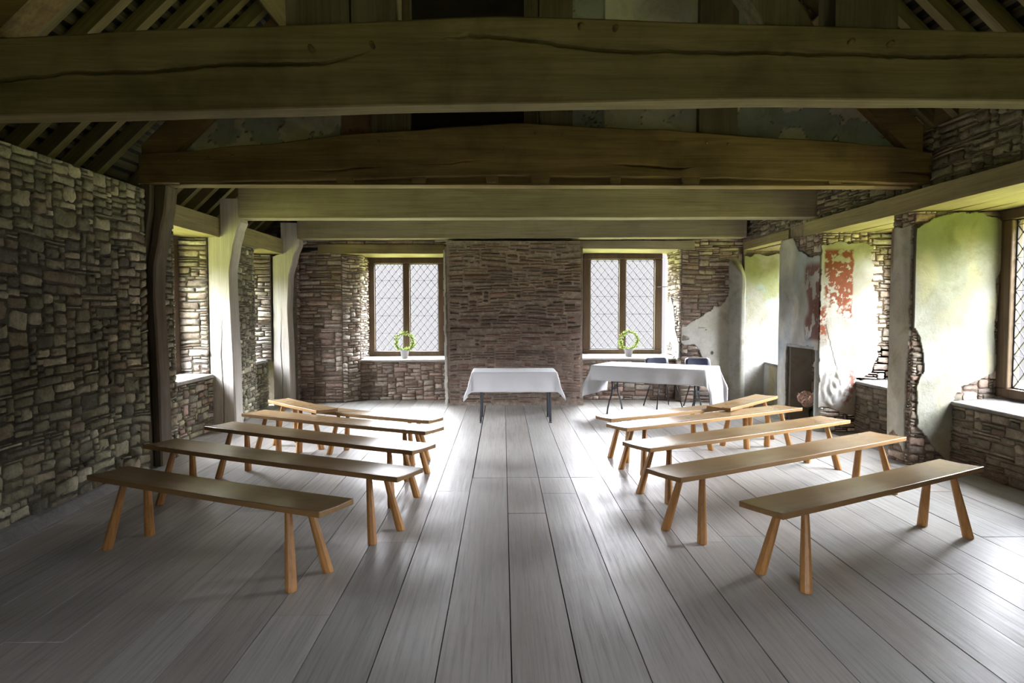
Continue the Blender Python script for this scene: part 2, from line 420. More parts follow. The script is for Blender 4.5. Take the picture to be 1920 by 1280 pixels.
# ------------------------------------------------------------------ floor
R = random.Random(4)
mb = MB(); mb.box(-4.3, 4.8, -2.4, 12, -.12, -.035, 1)
ex = [-.55 + .285 * k for k in range(-14, 20)]
ex = [x + (R.uniform(-.018, .018) if abs(x + .55) > .05 else 0) for x in ex]
def plank(x0, x1, y0, y1):
    c = .86 + .26 * R.random(); t = R.uniform(-.03, .03); c = (c + t, c, c - t * .6)
    z = R.uniform(-.0015, .0015); g = .0028
    e0 = .006 if abs(y0 - 6.04) < .01 else .0015; e1 = .006 if abs(y1 - 6.04) < .01 else .0015
    if e0 > .002 and x0 < -.2: x0 += .006
    mb.box(x0 + g, x1 - g, y0 + e0, y1 - e1, -.034, z, 0, c)
for a, b in zip(ex[:-1], ex[1:]):
    y = -2.4 + R.uniform(0, 1.5); cuts = [-2.4, y]
    while y < 11.9:
        y += R.uniform(2.2, 4.6); cuts.append(min(y, 11.95))
    if -.3 < a < 1.2: cuts = sorted([c for c in cuts if c < 5.6] + [6.04, 11.95])
    for p, q in zip(cuts[:-1], cuts[1:]):
        if q - p > .02: plank(max(a, -4.3), min(b, 4.8), p, q)
struct(mb, 'floor', [M['floor'], M['black']])

# ------------------------------------------------------------------ wall_left
mb = MB()
mb.box(-4.2, -3.33, -2.3, 6.42, 0, 2.62, 0)
mb.box(-4.2, -3.5, 6.42, 6.72, 0, 2.62, 0)
mb.box(-4.2, -3.31, 6.72, 6.92, 0, 2.62, 0)
mb.box(-4.2, -3.61, 6.92, 8.5, 0, .66, 0)
mb.prism([(-4.2, 8.46), (-3.98, 8.46), (-3.64, 8.49), (-3.62, 8.74), (-4.2, 8.74)], 0, 2.385, 0)
mb.prism([(-4.2, 8.74), (-3.42, 8.74), (-3.54, 9.79), (-4.2, 9.79)], 0, 2.35, 0)
mb.box(-4.2, -3.66, 9.79, 10.66, 0, .69, 0)
mb.prism([(-4.2, 10.42), (-3.98, 10.42), (-3.58, 10.60), (-3.58, 10.86), (-4.2, 10.86)], .69, 2.35, 0)
mb.box(-4.2, -3.26, 10.86, 11.95, 0, 2.6, 0)
mb.box(-4.2, -3.95, 6.9, 10.9, 2.36, 2.62, 0)
# stones: the near wall, quoins, window aprons and reveals
masonry(mb, (-3.33, 1.820, .02), (0, 1, 0), Z, 4.6, 2.6, 11, cu=.038, cv=.026, wmin=2, wmax=7, hw=(2, 5, 6, 4, 2), gap=.010, depth=.019, warp=.03, adh=.55)
masonry(mb, (-3.31, 6.720, 0), (0, 1, 0), Z, .20, 2.62, 12, cu=.05, cv=.03, wmin=1, wmax=3, hw=(3, 5, 2), gap=.01, depth=.02)
masonry(mb, (-3.61, 6.92, 0), (0, 1, 0), Z, 1.57, .65, 13, cu=.05, cv=.032, wmin=1, wmax=5, hw=(2, 4, 3, 1), gap=.01, depth=.018, pal=PAL_LEFT + PAL_FAR)
ru = Vector((.34, .03, 0)); 
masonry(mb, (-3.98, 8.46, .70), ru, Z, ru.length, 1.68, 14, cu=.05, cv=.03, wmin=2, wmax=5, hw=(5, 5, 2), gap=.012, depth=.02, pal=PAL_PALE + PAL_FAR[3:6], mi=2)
ru = Vector((-.12, 1.05, 0)); masonry(mb, (-3.42, 8.74, 0), ru, Z, ru.length, 2.35, 15, cu=.045, cv=.03, wmin=1, wmax=5, hw=(4, 5, 3), gap=.01, depth=.018)
masonry(mb, (-3.66, 9.79, 0), (0, 1, 0), Z, .86, .68, 16, cu=.05, cv=.03, wmin=1, wmax=4, hw=(4, 5, 2), gap=.01, depth=.02)
ru = Vector((.40, .18, 0))
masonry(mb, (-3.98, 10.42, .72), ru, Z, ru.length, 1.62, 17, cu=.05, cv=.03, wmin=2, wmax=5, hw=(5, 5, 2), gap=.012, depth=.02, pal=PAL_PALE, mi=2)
masonry(mb, (-3.26, 10.860, 0), (0, 1, 0), Z, .14, 2.58, 18, cu=.045, cv=.03, wmin=1, wmax=3, hw=(4, 5, 2), gap=.01, depth=.015, pal=PAL_FAR)
wl = struct(mb, 'wall_left', [M['mortar_dark'], M['stone'], M['stone_pale']])
# white worn window sills
mb = MB()
mb.hexa([(-4.17, 6.93, .655), (-3.58, 6.93, .655), (-3.58, 8.50, .655), (-4.17, 8.50, .655), (-4.17, 6.93, .72), (-3.59, 6.93, .695), (-3.59, 8.49, .70), (-4.17, 8.49, .725)])
mb.hexa([(-4.17, 9.80, .685), (-3.63, 9.80, .685), (-3.63, 10.60, .685), (-4.17, 10.60, .685), (-4.17, 9.80, .75), (-3.64, 9.80, .725), (-3.64, 10.60, .725), (-4.17, 10.60, .75)])
mb.build('window_sill', M['sill'], wl, .012)
# low sloping stone kerb along the foot of the left wall
mb = MB(); n = 40; vs = []
for i in range(n + 1):
    y = 6.3 - i * .2; wd = .06 + .05 * (6.3 - y) + .012 * hn(y, 3)
    vs += [(-3.34, y, 0), (-3.34, y, .05 + .006 * hn(y * 2, 1)), (-3.31 + wd * .35, y, .048 + .006 * hn(y * 2, 9)), (-3.30 + wd, y, .004), (-3.30 + wd, y, 0)]
fs = []
for i in range(n):
    for k in range(4): a = i * 5 + k; fs.append((a, a + 5, a + 6, a + 1))
mb.add(vs, fs, 0, None, False)
o = struct(mb, 'baseboard_left', [mat_mortar('grey_limewash_kerb', (.37, .36, .35), .8, 1.12)], fixn=True)

# ------------------------------------------------------------------ wall_back_far: the window gable
mb = MB()
mb.prism([(-4.2, 11.0), (-2.58, 11.0), (-2.36, 11.3), (-2.36, 12.0), (-4.2, 12.0)], 0, 2.42, 0)
mb.box(-2.36, -.88, 11.3, 12.0, 0, .64, 0)
mb.prism([(-.93, 10.9), (1.27, 10.9), (1.40, 12.0), (-.98, 12.0)], 0, 2.5, 0)
mb.box(1.24, 2.86, 11.3, 12.0, 0, .67, 0)
mb.prism([(2.88, 11.0), (4.8, 11.0), (4.8, 12.0), (2.86, 12.0), (2.87, 11.3)], 0, 2.5, 0)
mb.box(-4.2, 4.8, 11.02, 12.0, 2.49, 2.9, 0)
# gable triangle
mb.add([(-4.2, 11.02, 2.9), (4.8, 11.02, 2.9), (4.8, 11.02, 3.0), (RX, 11.02, RZ + .35), (-4.2, 11.02, 3.0),
        (-4.2, 12.0, 2.9), (4.8, 12.0, 2.9), (4.8, 12.0, 3.0), (RX, 12.0, RZ + .35), (-4.2, 12.0, 3.0)],
       [(0, 1, 2, 3, 4), (9, 8, 7, 6, 5), (0, 4, 9, 5), (4, 3, 8, 9), (3, 2, 7, 8), (2, 1, 6, 7)], 0)
kw = dict(cu=.055, cv=.027, wmin=2, wmax=6, hw=(5, 5, 3, 1), gap=.009, depth=.018, pal=PAL_FAR)
masonry(mb, (-3.26, 11.0, 0), (1, 0, 0), Z, .68, 2.42, 21, **kw)
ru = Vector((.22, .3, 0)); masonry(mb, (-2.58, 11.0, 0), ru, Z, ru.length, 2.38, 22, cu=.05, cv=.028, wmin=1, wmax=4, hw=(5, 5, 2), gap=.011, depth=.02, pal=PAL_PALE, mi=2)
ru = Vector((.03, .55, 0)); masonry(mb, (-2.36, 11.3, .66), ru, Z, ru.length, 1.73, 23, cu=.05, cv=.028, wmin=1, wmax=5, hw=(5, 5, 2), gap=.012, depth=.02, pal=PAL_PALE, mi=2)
masonry(mb, (-2.36, 11.3, 0), (1, 0, 0), Z, 1.45, .63, 24, cu=.045, cv=.03, wmin=2, wmax=5, hw=(3, 5, 3), gap=.008, depth=.015, pal=PAL_FAR)
masonry(mb, (1.24, 11.3, 0), (1, 0, 0), Z, 1.62, .66, 25, cu=.05, cv=.03, wmin=2, wmax=6, hw=(4, 5, 2), gap=.008, depth=.015, pal=PAL_FAR + PAL_PALE[:1])
masonry(mb, (2.88, 11.0, 0), (1, 0, 0), Z, .92, 2.5, 26, **kw)
ru = Vector((.01, -.85, 0)); masonry(mb, (2.86, 11.85, .68), ru, Z, .85, 1.8, 27, cu=.06, cv=.026, wmin=2, wmax=6, hw=(6, 5, 2), gap=.011, depth=.02, pal=PAL_PALE, mi=2)
masonry(mb, (-4.1, 11.02, 2.5), (1, 0, 0), Z, 8.6, .42, 28, cu=.07, cv=.035, wmin=2, wmax=6, hw=(4, 4, 2), gap=.01, depth=.018, pal=PAL_FAR)
wf = struct(mb, 'wall_far', [M['mortar_mid'], M['stone'], M['stone_pale']])
# projecting masonry pier between the two far windows
mb = MB(); zs = [0, .06, .4, 1.2, 2.0, 2.56]
def but(z): return (-.83 - .05 * z / 2.5, 1.26 - .06 * z / 2.5, 10.64 - (.012 if z < .05 else 0))
for za, zb in zip(zs[:-1], zs[1:]):
    a = but(za); b = but(zb)
    mb.hexa([(a[0], a[2], za), (a[1], a[2], za), (a[1], 11.1, za), (a[0], 11.1, za), (b[0], b[2], zb), (b[1], b[2], zb), (b[1], 11.1, zb), (b[0], 11.1, zb)])
masonry(mb, (-.84, 10.635, .03), (1, 0, 0), Z, 2.06, 2.5, 31, cu=.045, cv=.021, wmin=2, wmax=9, hw=(5, 6, 3, 1), gap=.020, depth=.014, pal=PAL_RED, mi=1, warp=.02, bulge=.15, rnd=.5, drop=.08)
masonry(mb, (-.84, 11.0, .03), (0, -1, 0), Z, .35, 2.5, 32, cu=.05, cv=.03, wmin=2, wmax=4, hw=(5, 6, 3), gap=.012, depth=.008, pal=PAL_RED, mi=1)
mb2 = mb.build('masonry_pier', [M['mortar_pale'], M['stone_red']], wf)
mb = MB()
mb.hexa([(-2.40, 11.27, .635), (-.86, 11.27, .635), (-.86, 11.9, .635), (-2.40, 11.9, .635), (-2.40, 11.28, .665), (-.86, 11.28, .675), (-.86, 11.9, .70), (-2.40, 11.9, .69)])
mb.hexa([(1.24, 11.26, .66), (2.90, 11.27, .655), (2.88, 11.9, .66), (1.24, 11.9, .66), (1.24, 11.27, .695), (2.90, 11.28, .685), (2.88, 11.9, .73), (1.24, 11.9, .735)])
mb.build('window_sill', M['sill'], wf, .01)
# ragged lime edge left of the pier
def white(u, v): return lerp3((.66, .64, .58), (.78, .77, .73), .5 + hn(u * 4, v * 4))
plaster_sheet('plaster_edge', (-.92, 10.63, 0), (1, 0, 0), Z, .07, 2.42, lambda u, v: .018 < u + .02 * v / 2.4 < .058 - .012 * sm(.5, 2, v), white, M['plaster_clean'], wf, .008, .03, .004, 3, .012)
# plaster left on the far wall beside the corner
P = [(3.95, 2.44), (3.80, 2.40), (3.78, 2.19), (3.74, 1.89), (3.61, 1.63), (3.42, 1.54), (3.12, 1.34), (2.88, 1.22), (2.80, 1.2), (2.80, .95), (2.88, .95), (3.13, .91), (3.24, .71), (3.39, .53), (3.54, .41), (3.72, .24), (3.79, .02), (3.95, -.05)]
pin = poly_in([(x - 2.88, z) for x, z in P])
def colfar(u, v):
    t = sm(.1, .6, .5 + .5 * hn(u * 2.5, v * 2.5, 4)); c = lerp3((.42, .38, .29), (.60, .58, .50), t)
    d = math.hypot((u - .50) * 1.2, (v - .80)); c = lerp3((.07, .06, .05), c, sm(.015, .045, d))
    return lerp3((.68, .66, .60), c, sm(.1, .5, u + (v - 1.0) * .1))
plaster_sheet('plaster_patch', (2.88, 11.0, 0), (1, 0, 0), Z, .97, 2.44, pin, colfar, M['plaster'], wf, .011, .026, .008, 7, .035)
# white plaster remnant in the right window reveal (u runs from the frame to the room)
pr = poly_in([(.05, .28), (.12, .75), (.05, .9), (.08, 1.02), (.3, 1.2), (.5, 1.0), (.62, .55), (.85, .3), (.86, .02), (.5, .02), (.42, .25), (.35, .33), (.2, .2)])
plaster_sheet('plaster_patch', (2.862, 11.85, .68), (.01, -.85, 0), Z, .85, 1.3, lambda u, v: pr(u, v * 1.15), white, M['plaster_clean'], wf, .011, .03, .008, 12, .05)

# ------------------------------------------------------------------ wall_right
mb = MB()
mb.box(3.86, 5.0, 10.95, 12.0, 0, 2.5, 0)            # behind niche 1
mb.box(4.22, 4.62, 9.5, 10.95, 0, .62, 0)
mb.box(4.62, 5.0, 9.3, 10.96, 0, .62, 0)
mb.box(3.88, 4.9, 9.23, 9.50, 0, 2.45, 0)            # pier by the recess
mb.box(3.88, 4.9, 8.29, 9.23, 1.03, 2.45, 0)
mb.box(4.20, 4.9, 8.29, 9.23, 0, 1.03, 0)
mb.box(3.91, 4.9, 8.29, 8.42, 0, 1.03, 0)
mb.box(4.33, 4.9, 6.80, 8.29, 0, .60, 0)
mb.box(3.90, 4.9, 6.46, 6.80, 0, 2.43, 0)            # slender pier
mb.box(4.30, 4.9, 4.90, 6.46, 0, .60, 0)
mb.box(3.90, 4.9, -2.3, 4.90, 0, 2.45, 0)
# upper wall over the lintels
UP = [(3.86, 11.0), (3.90, 8.7), (4.03, 6.4), (4.03, -2.3)]
mb.prism([(4.95, 11.0)] + UP + [(4.95, -2.3)], 2.58, 3.2, 0)
mb.box(4.03, 4.95, -2.3, 11.0, 2.44, 2.6, 0)
mb.box(3.885, 4.95, 8.765, 9.235, 2.40, 2.62, 0)
for k in range(3):
    a = Vector((*UP[k], 2.60)); b = Vector((*UP[k + 1], 2.60)); d = b - a
    L = d.length if k < 2 else 4.4
    masonry(mb, a, d, Z, L, .60, 40 + k, cu=.05, cv=.031, wmin=2, wmax=6, hw=(4, 6, 3), gap=.012, depth=.026, pal=PAL_DARK, mi=1)
# bare masonry shown in the reveals
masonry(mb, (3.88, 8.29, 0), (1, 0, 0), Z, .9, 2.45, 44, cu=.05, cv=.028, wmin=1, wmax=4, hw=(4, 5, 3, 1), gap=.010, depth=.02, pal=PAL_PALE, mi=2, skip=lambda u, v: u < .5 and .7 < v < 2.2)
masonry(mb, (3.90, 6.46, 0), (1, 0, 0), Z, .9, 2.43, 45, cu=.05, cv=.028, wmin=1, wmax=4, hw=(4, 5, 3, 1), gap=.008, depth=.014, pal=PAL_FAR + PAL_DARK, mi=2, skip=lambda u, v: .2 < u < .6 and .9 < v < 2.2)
masonry(mb, (4.33, 8.29, 0), (0, -1, 0), Z, 1.5, .59, 46, cu=.06, cv=.03, wmin=2, wmax=6, hw=(4, 5, 3), gap=.008, depth=.014, pal=PAL_DARK, mi=1)
masonry(mb, (4.30, 6.46, 0), (0, -1, 0), Z, 1.56, .59, 47, cu=.055, cv=.03, wmin=2, wmax=6, hw=(3, 5, 3), gap=.008, depth=.018, pal=PAL_DARK, mi=1)
masonry(mb, (4.20, 9.23, 0), (0, -1, 0), Z, .81, 1.02, 48, cu=.09, cv=.06, wmin=2, wmax=5, hw=(2, 4, 3), gap=.008, depth=.006, pal=[(.24, .20, .14), (.29, .24, .17), (.21, .17, .12)], mi=1)
masonry(mb, (3.90, 6.80, 0), (0, -1, 0), Z, .34, 2.43, 49, cu=.05, cv=.028, wmin=1, wmax=4, hw=(4, 5, 3), gap=.008, depth=.012, pal=PAL_FAR, mi=1)
masonry(mb, (3.88, 9.50, 2.2), (0, -1, 0), Z, 1.2, .25, 50, cu=.05, cv=.028, wmin=1, wmax=4, hw=(4, 5, 3), gap=.008, depth=.014, pal=PAL_FAR, mi=1)
masonry(mb, (3.90, 4.90, 0), (0, -1, 0), Z, 1.0, 2.45, 52, cu=.06, cv=.033, wmin=2, wmax=5, hw=(4, 5, 3), gap=.010, depth=.02, pal=PAL_FAR, mi=1)
wr = struct(mb, 'wall_right', [M['mortar_mid'], M['stone'], M['stone_pale']])
mb = MB()
mb.hexa([(4.31, 6.82, .59), (4.9, 6.82, .59), (4.9, 8.28, .59), (4.31, 8.28, .59), (4.31, 6.82, .62), (4.9, 6.82, .66), (4.9, 8.28, .66), (4.31, 8.28, .625)])
mb.hexa([(4.27, 4.92, .59), (4.9, 4.92, .59), (4.9, 6.45, .59), (4.27, 6.45, .59), (4.28, 4.92, .62), (4.9, 4.92, .67), (4.9, 6.45, .67), (4.28, 6.45, .625)])
mb.hexa([(4.20, 9.51, .61), (4.9, 9.51, .61), (4.9, 10.95, .61), (4.20, 10.95, .61), (4.20, 9.51, .65), (4.9, 9.51, .68), (4.9, 10.95, .68), (4.20, 10.95, .66)])
mb.build('window_sill', M['sill_grey'], wr, .012)
# plaster over the niche, pier faces and reveals
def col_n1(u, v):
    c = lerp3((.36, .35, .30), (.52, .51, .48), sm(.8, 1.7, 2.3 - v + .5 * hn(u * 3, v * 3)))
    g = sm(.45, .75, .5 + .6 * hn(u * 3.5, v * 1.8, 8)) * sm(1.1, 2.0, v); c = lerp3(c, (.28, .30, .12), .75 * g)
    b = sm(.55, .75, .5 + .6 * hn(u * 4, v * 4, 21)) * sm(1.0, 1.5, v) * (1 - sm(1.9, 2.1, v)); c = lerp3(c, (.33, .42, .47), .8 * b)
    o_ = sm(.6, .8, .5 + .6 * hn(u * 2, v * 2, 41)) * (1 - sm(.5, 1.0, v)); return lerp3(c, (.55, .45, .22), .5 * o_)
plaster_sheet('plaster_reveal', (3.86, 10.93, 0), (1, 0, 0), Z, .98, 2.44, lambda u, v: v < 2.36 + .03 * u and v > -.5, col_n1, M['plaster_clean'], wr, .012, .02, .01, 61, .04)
plaster_sheet('plaster_apron', (4.22, 10.94, 0), (0, -1, 0), Z, 1.44, .62, lambda u, v: True, lambda u, v: lerp3((.50, .44, .28), (.62, .62, .60), sm(.3, .7, .5 + .7 * hn(u * 4, v * 2))), M['plaster'], wr, .014, .016, .01, 62, .02)
def col_p2(u, v):   # u from far edge (Y 9.50) towards the camera
    c = lerp3((.44, .44, .40), (.80, .79, .74), sm(.25, .75, .5 + .55 * hn(u * 3, v * 2, 3)))
    b = sm(.5, .72, .5 + .6 * hn(u * 2.2, v * 1.6, 15)); c = lerp3(c, (.46, .55, .64), .7 * b)
    m = .5 + .6 * noise.fractal(Vector((u * 5, v * 3.5, 3)), .8, 2, 5)
    r = sm(.80, .90, u + .12 * hn(u * 3, v * 3)) * (sm(1.08, 1.15, v) * (1 - sm(2.02, 2.12, v))) * (sm(.30, .36, m)); return lerp3(c, (.20, .075, .055), .9 * r)
def in_p2(u, v):
    if .27 < u < 1.10 and v < 1.035: return False
    if v > 2.28 - .12 * sm(.5, 1.0, u) + .25 * (1 - sm(.08, .35, abs(u - .25))): return False
    if u > 1.02 and v < 1.0: return False
    return True
plaster_sheet('plaster_face', (3.88, 9.50, 0), (0, -1, 0), Z, 1.21, 2.45, in_p2, col_p2, M['plaster'], wr, .012, .026, .01, 63, .02)
# carved jamb shaft beside the dark recess
mb = MB(); pr_ = [(.0, 0), (.085, 0), (.085, .10), (.078, .12), (.078, .78), (.09, .80), (.09, .84), (.074, .86), (.074, 1.04), (0, 1.04)]
mb.lathe(pr_, 20, (3.93, 8.355, 0), 0, (.46, .48, .46))
mb.build('stone_jamb_shaft', M['plaster'], wr)
mb = MB(); mb.box(3.86, 3.95, 8.40, 9.24, 1.0, 1.04, 0, (.42, .42, .40)); mb.box(3.90, 4.2, 9.19, 9.24, 0, 1.0, 0, (.34, .31, .26))
mb.build('recess_lintel', M['plaster'], wr, .01)
RED = (.215, .07, .038)
def red_mask(u, v):
    f = noise.fractal(Vector((u * 6, v * 6, 2)), .75, 2.1, 6); g = noise.fractal(Vector((u * 16, v * 16, 9)), .7, 2, 4)
    box = sm(.03, .06, u) * (1 - sm(.385, .41, u + .03 * hn(u * 5, v * 9))) * sm(1.38, 1.52, v + .45 * u - .15 + .25 * f) * (1 - sm(2.20, 2.25, v))
    hole = math.exp(-((u - .12 - .04 * math.sin(v * 9)) / .06) ** 2) * sm(1.98, 1.9, v) if False else math.exp(-((u - .13 - .05 * math.sin(v * 9)) / .055) ** 2) * (1 - sm(1.86, 2.0, v))
    m = box * (1 - sm(.34, .42, f + .18 * g + .42 * hole)) * (1 - sm(.30, .36, g))
    tail = (1 - sm(.06, .11, u)) * sm(1.05, 1.15, v) * (1 - sm(1.5, 1.6, v)) * sm(-.1, .05, g)
    low = math.exp(-((u - .38 + .1 * hn(v * 4, 2)) / .065) ** 2) * sm(.3, .4, v) * (1 - sm(.72, .80, v)) * sm(-.08, .1, g + .1)
    return max(m, tail, low * .9)
def col_r2(u, v):
    c = lerp3((.33, .315, .26), (.50, .49, .46), sm(.3, .7, .5 + .6 * hn(u * 4, v * 3, 6)))
    c = lerp3(c, (.34, .36, .18), .55 * sm(1.9, 2.3, v + .2 * hn(u * 5, v * 5)))
    c = lerp3(c, (.45, .34, .25), .5 * (1 - sm(.15, .45, v + .2 * hn(u * 6, v * 6)))) 
    # fine crack running down from the paint
    cu_ = .07 + .05 * sm(1.2, 1.0, v) if False else .075 + (1.3 - v) * .28 + .012 * hn(0, v * 22)
    ck = (1 - sm(.002, .008, abs(u - cu_))) * sm(.72, .76, v) * (1 - sm(1.3, 1.34, v))
    c = lerp3(c, RED, red_mask(u, v)); return lerp3(c, (.05, .03, .03), ck)
e2 = poly_in([(0, .30), (0, 2.28), (.2, 2.31), (.5, 2.30), (.64, 2.28), (.60, 2.15), (.66, 2.02), (.63, 1.82), (.71, 1.63), (.68, 1.37), (.74, 1.17), (.71, .95), (.64, .72), (.46, .66), (.46, .2), (.3, .24), (.15, .3)])
def carve(u, v):   # worn carved boss low on the jamb
    d = math.hypot((u - .17) / .15, (v - .55) / .28)
    return (1 - sm(.6, 1.0, d)) * (.012 + .022 * abs(hn(u * 11, v * 9, 5)) + .008 * math.sin(9 * d + 3 * hn(u * 8, v * 8)))
plaster_sheet('plaster_reveal', (3.855, 8.285, 0), (1, 0, 0), Z, .90, 2.42, e2, col_r2, M['plaster_clean'], wr, .0085, .026, .008, 64, .022, carve)
def col_r3(u, v):
    c = lerp3((.29, .29, .235), (.43, .43, .385), sm(.25, .7, .5 + .6 * hn(u * 3, v * 2.4, 16)))
    c = lerp3(c, (.24, .27, .09), .75 * sm(1.5, 2.4, v + .25 * hn(u * 2, v * 2, 5)))
    c = lerp3(c, (.58, .52, .26), .35 * sm(.5, .8, .5 + .6 * hn(u * 5, v * 3, 51)) )
    return lerp3(c, (.36, .31, .18), .6 * (1 - sm(.25, .55, v + .15 * hn(u * 6, v * 6))) * sm(.2, .3, u))
e3 = poly_in([(.06, .38), (.04, .75), (.10, .9), (.09, 1.15), (.02, 1.3), (-.1, 1.5), (-.1, 2.2), (.12, 2.32), (.22, 2.38), (.42, 2.42), (.63, 2.41), (.80, 2.33), (.83, 1.9), (.78, 1.8), (.79, 1.6), (.77, 1.3), (.80, 1.0), (.77, .88), (.62, .82), (.46, .76), (.40, .66), (.42, .04), (.28, .12), (.16, .28)])
plaster_sheet('plaster_reveal', (3.90, 6.455, 0), (1, 0, 0), Z, .90, 2.43, e3, col_r3, M['plaster_clean'], wr, .0085, .028, .008, 65, .02)
def col_p3(u, v): return lerp3(lerp3((.62, .62, .54), (.84, .84, .76), sm(.3, .7, .5 + .6 * hn(u * 5, v * 2))), (.26, .12, .09), .75 * (1 - sm(.03, .06, u)) * sm(1.8, 2.0, v))
plaster_sheet('plaster_face', (3.905, 6.80, 0), (0, -1, 0), Z, .335, 2.36, lambda u, v: v > .20 + .1 * math.sin(u * 14) and v < 2.30 and u < .325 - .03 * (1 - sm(.9, 1.3, v)), col_p3, M['plaster'], wr, .01, .028, .008, 66, .02)
# rounded plaster corner where the far wall meets the right wall
mb = MB(); vs = []; fs = []; cs = []; nz = 90; na = 12
for j in range(nz + 1):
    z = 2.40 * j / nz
    for i in range(na + 1):
        t = i / na; x = 3.64 + .185 * t; y = 11.0 - .27 * math.sin(PI / 2 * min(1, t * 1.35)) ** .8 * (1 - sm(2.20 - .25 * t, 2.36, z)) + .008 * hn(x * 6, z * 4)
        vs.append((x + .008 * hn(z * 5, 2), y, z)); cs.append(lerp3((.36, .36, .31), (.56, .55, .49), .5 + .7 * hn(x * 5, z * 2.2, 3)))
    vs.append((3.83, 11.0, z)); cs.append((.6, .6, .56))
k = na + 2
for j in range(nz):
    for i in range(na + 1): a = j * k + i; fs.append((a, a + 1, a + k + 1, a + k))
mb.add(vs, fs, 0, cs, True); mb.build('plaster_corner', M['plaster'], wr)

# ------------------------------------------------------------------ near wall behind the viewpoint
mb = MB()
for (xa, xb) in ((-4.2, .2), (1.8, 4.95)): mb.box(xa, xb, -2.6, -2.3, 0, 3.0, 0)
for (xa, xb) in ((.2, 1.8),): mb.box(xa, xb, -2.6, -2.3, 0, .65, 0); mb.box(xa, xb, -2.6, -2.3, 2.42, 3.0, 0)  # opening for the added fill-light window
mb.add([(-4.2, -2.3, 3.0), (4.95, -2.3, 3.0), (RX, -2.3, RZ + .35), (-4.2, -2.6, 3.0), (4.95, -2.6, 3.0), (RX, -2.6, RZ + .35)], [(0, 1, 2), (5, 4, 3), (0, 2, 5, 3), (2, 1, 4, 5)], 0)
struct(mb, 'wall_near', [M['mortar_mid']])

# ------------------------------------------------------------------ roof: slates on laths
mb = MB()
def roofpt(x, y, off):   # off above the rafter underside, square to the slope
    return (x, y, (2.6 + SL * (x + 3.85) if x <= RX else 3.2 + SL * (4.03 - x)) + off * math.hypot(1, SL))
for (xa, xb) in ((-4.4, RX), (RX, 5.1)):
    mb.add([roofpt(xa, -2.6, .135), roofpt(xb, -2.6, .135), roofpt(xb, 12.1, .135), roofpt(xa, 12.1, .135), roofpt(xa, -2.6, .16), roofpt(xb, -2.6, .16), roofpt(xb, 12.1, .16), roofpt(xa, 12.1, .16)],
           [(0, 1, 2, 3), (7, 6, 5, 4), (0, 4, 5, 1), (3, 2, 6, 7)], 0)
R = random.Random(8)
for side in (0, 1):
    t = 0.12
    while t < 5.9:
        x = (-4.3 + t / math.hypot(1, SL)) if side == 0 else (5.0 - t / math.hypot(1, SL))
        if (side == 0 and x > RX - .05) or (side == 1 and x < RX + .05): break
        d = .028 if side == 0 else -.028; j = R.uniform(-.004, .004)
        mb.add([roofpt(x, -2.4, .105 + j), roofpt(x + d, -2.4, .105 + j), roofpt(x + d, 11.9, .105), roofpt(x, 11.9, .105), roofpt(x, -2.4, .135), roofpt(x + d, -2.4, .135), roofpt(x + d, 11.9, .135), roofpt(x, 11.9, .135)],
               [(3, 2, 1, 0), (0, 1, 5, 4), (1, 2, 6, 5), (2, 3, 7, 6), (3, 0, 4, 7)], 1)
        t += .115
struct(mb, 'ceiling', [M['slate'], M['lath']])

# rafters: object local x runs up the slope
def rafter_mesh(L):
    mb = MB(); n = 14
    for i in range(n):
        a, b = L * i / n, L * (i + 1) / n
        def wob(s): return .006 * hn(s * 1.3, 5)
        ya, yb = wob(a), wob(b)
        mb.hexa([(a, -.045 + ya, 0), (b, -.045 + yb, 0), (b, .045 + yb, 0), (a, .045 + ya, 0), (a, -.045 + ya, .105), (b, -.045 + yb, .105), (b, .045 + yb, .105), (a, .045 + ya, .105)])
    return mb
ang = math.atan(SL); LL = (RX + 4.2) / math.cos(ang); LRt = (4.85 - RX) / math.cos(ang)
protoL = rafter_mesh(LL - .05).build('rafter', M['rafter']); protoR = rafter_mesh(LRt - .05).build('rafter', M['rafter'])
firstL = firstR = True; y = 2.32
while y < 10.9:
    if abs(y - 6.62) > .14:
        o = protoL if firstL else protoL.copy()
        if not firstL: COL.objects.link(o)
        firstL = False
        o.location = (-4.2, y, roof_z(-4.2)); o.rotation_euler = (0, -ang, 0)
        tag(o, 'oak rafter sloping up under the slates on the left side of the roof', 'rafter', 'rafters on the left roof slope')
        o = protoR if firstR else protoR.copy()
        if not firstR: COL.objects.link(o)
        firstR = False
        o.location = (4.85, y + .06, roof_z(4.85)); o.rotation_euler = (0, -ang, PI)
        tag(o, 'oak rafter sloping up under the slates on the right side of the roof', 'rafter', 'rafters on the right roof slope')
    y += .338

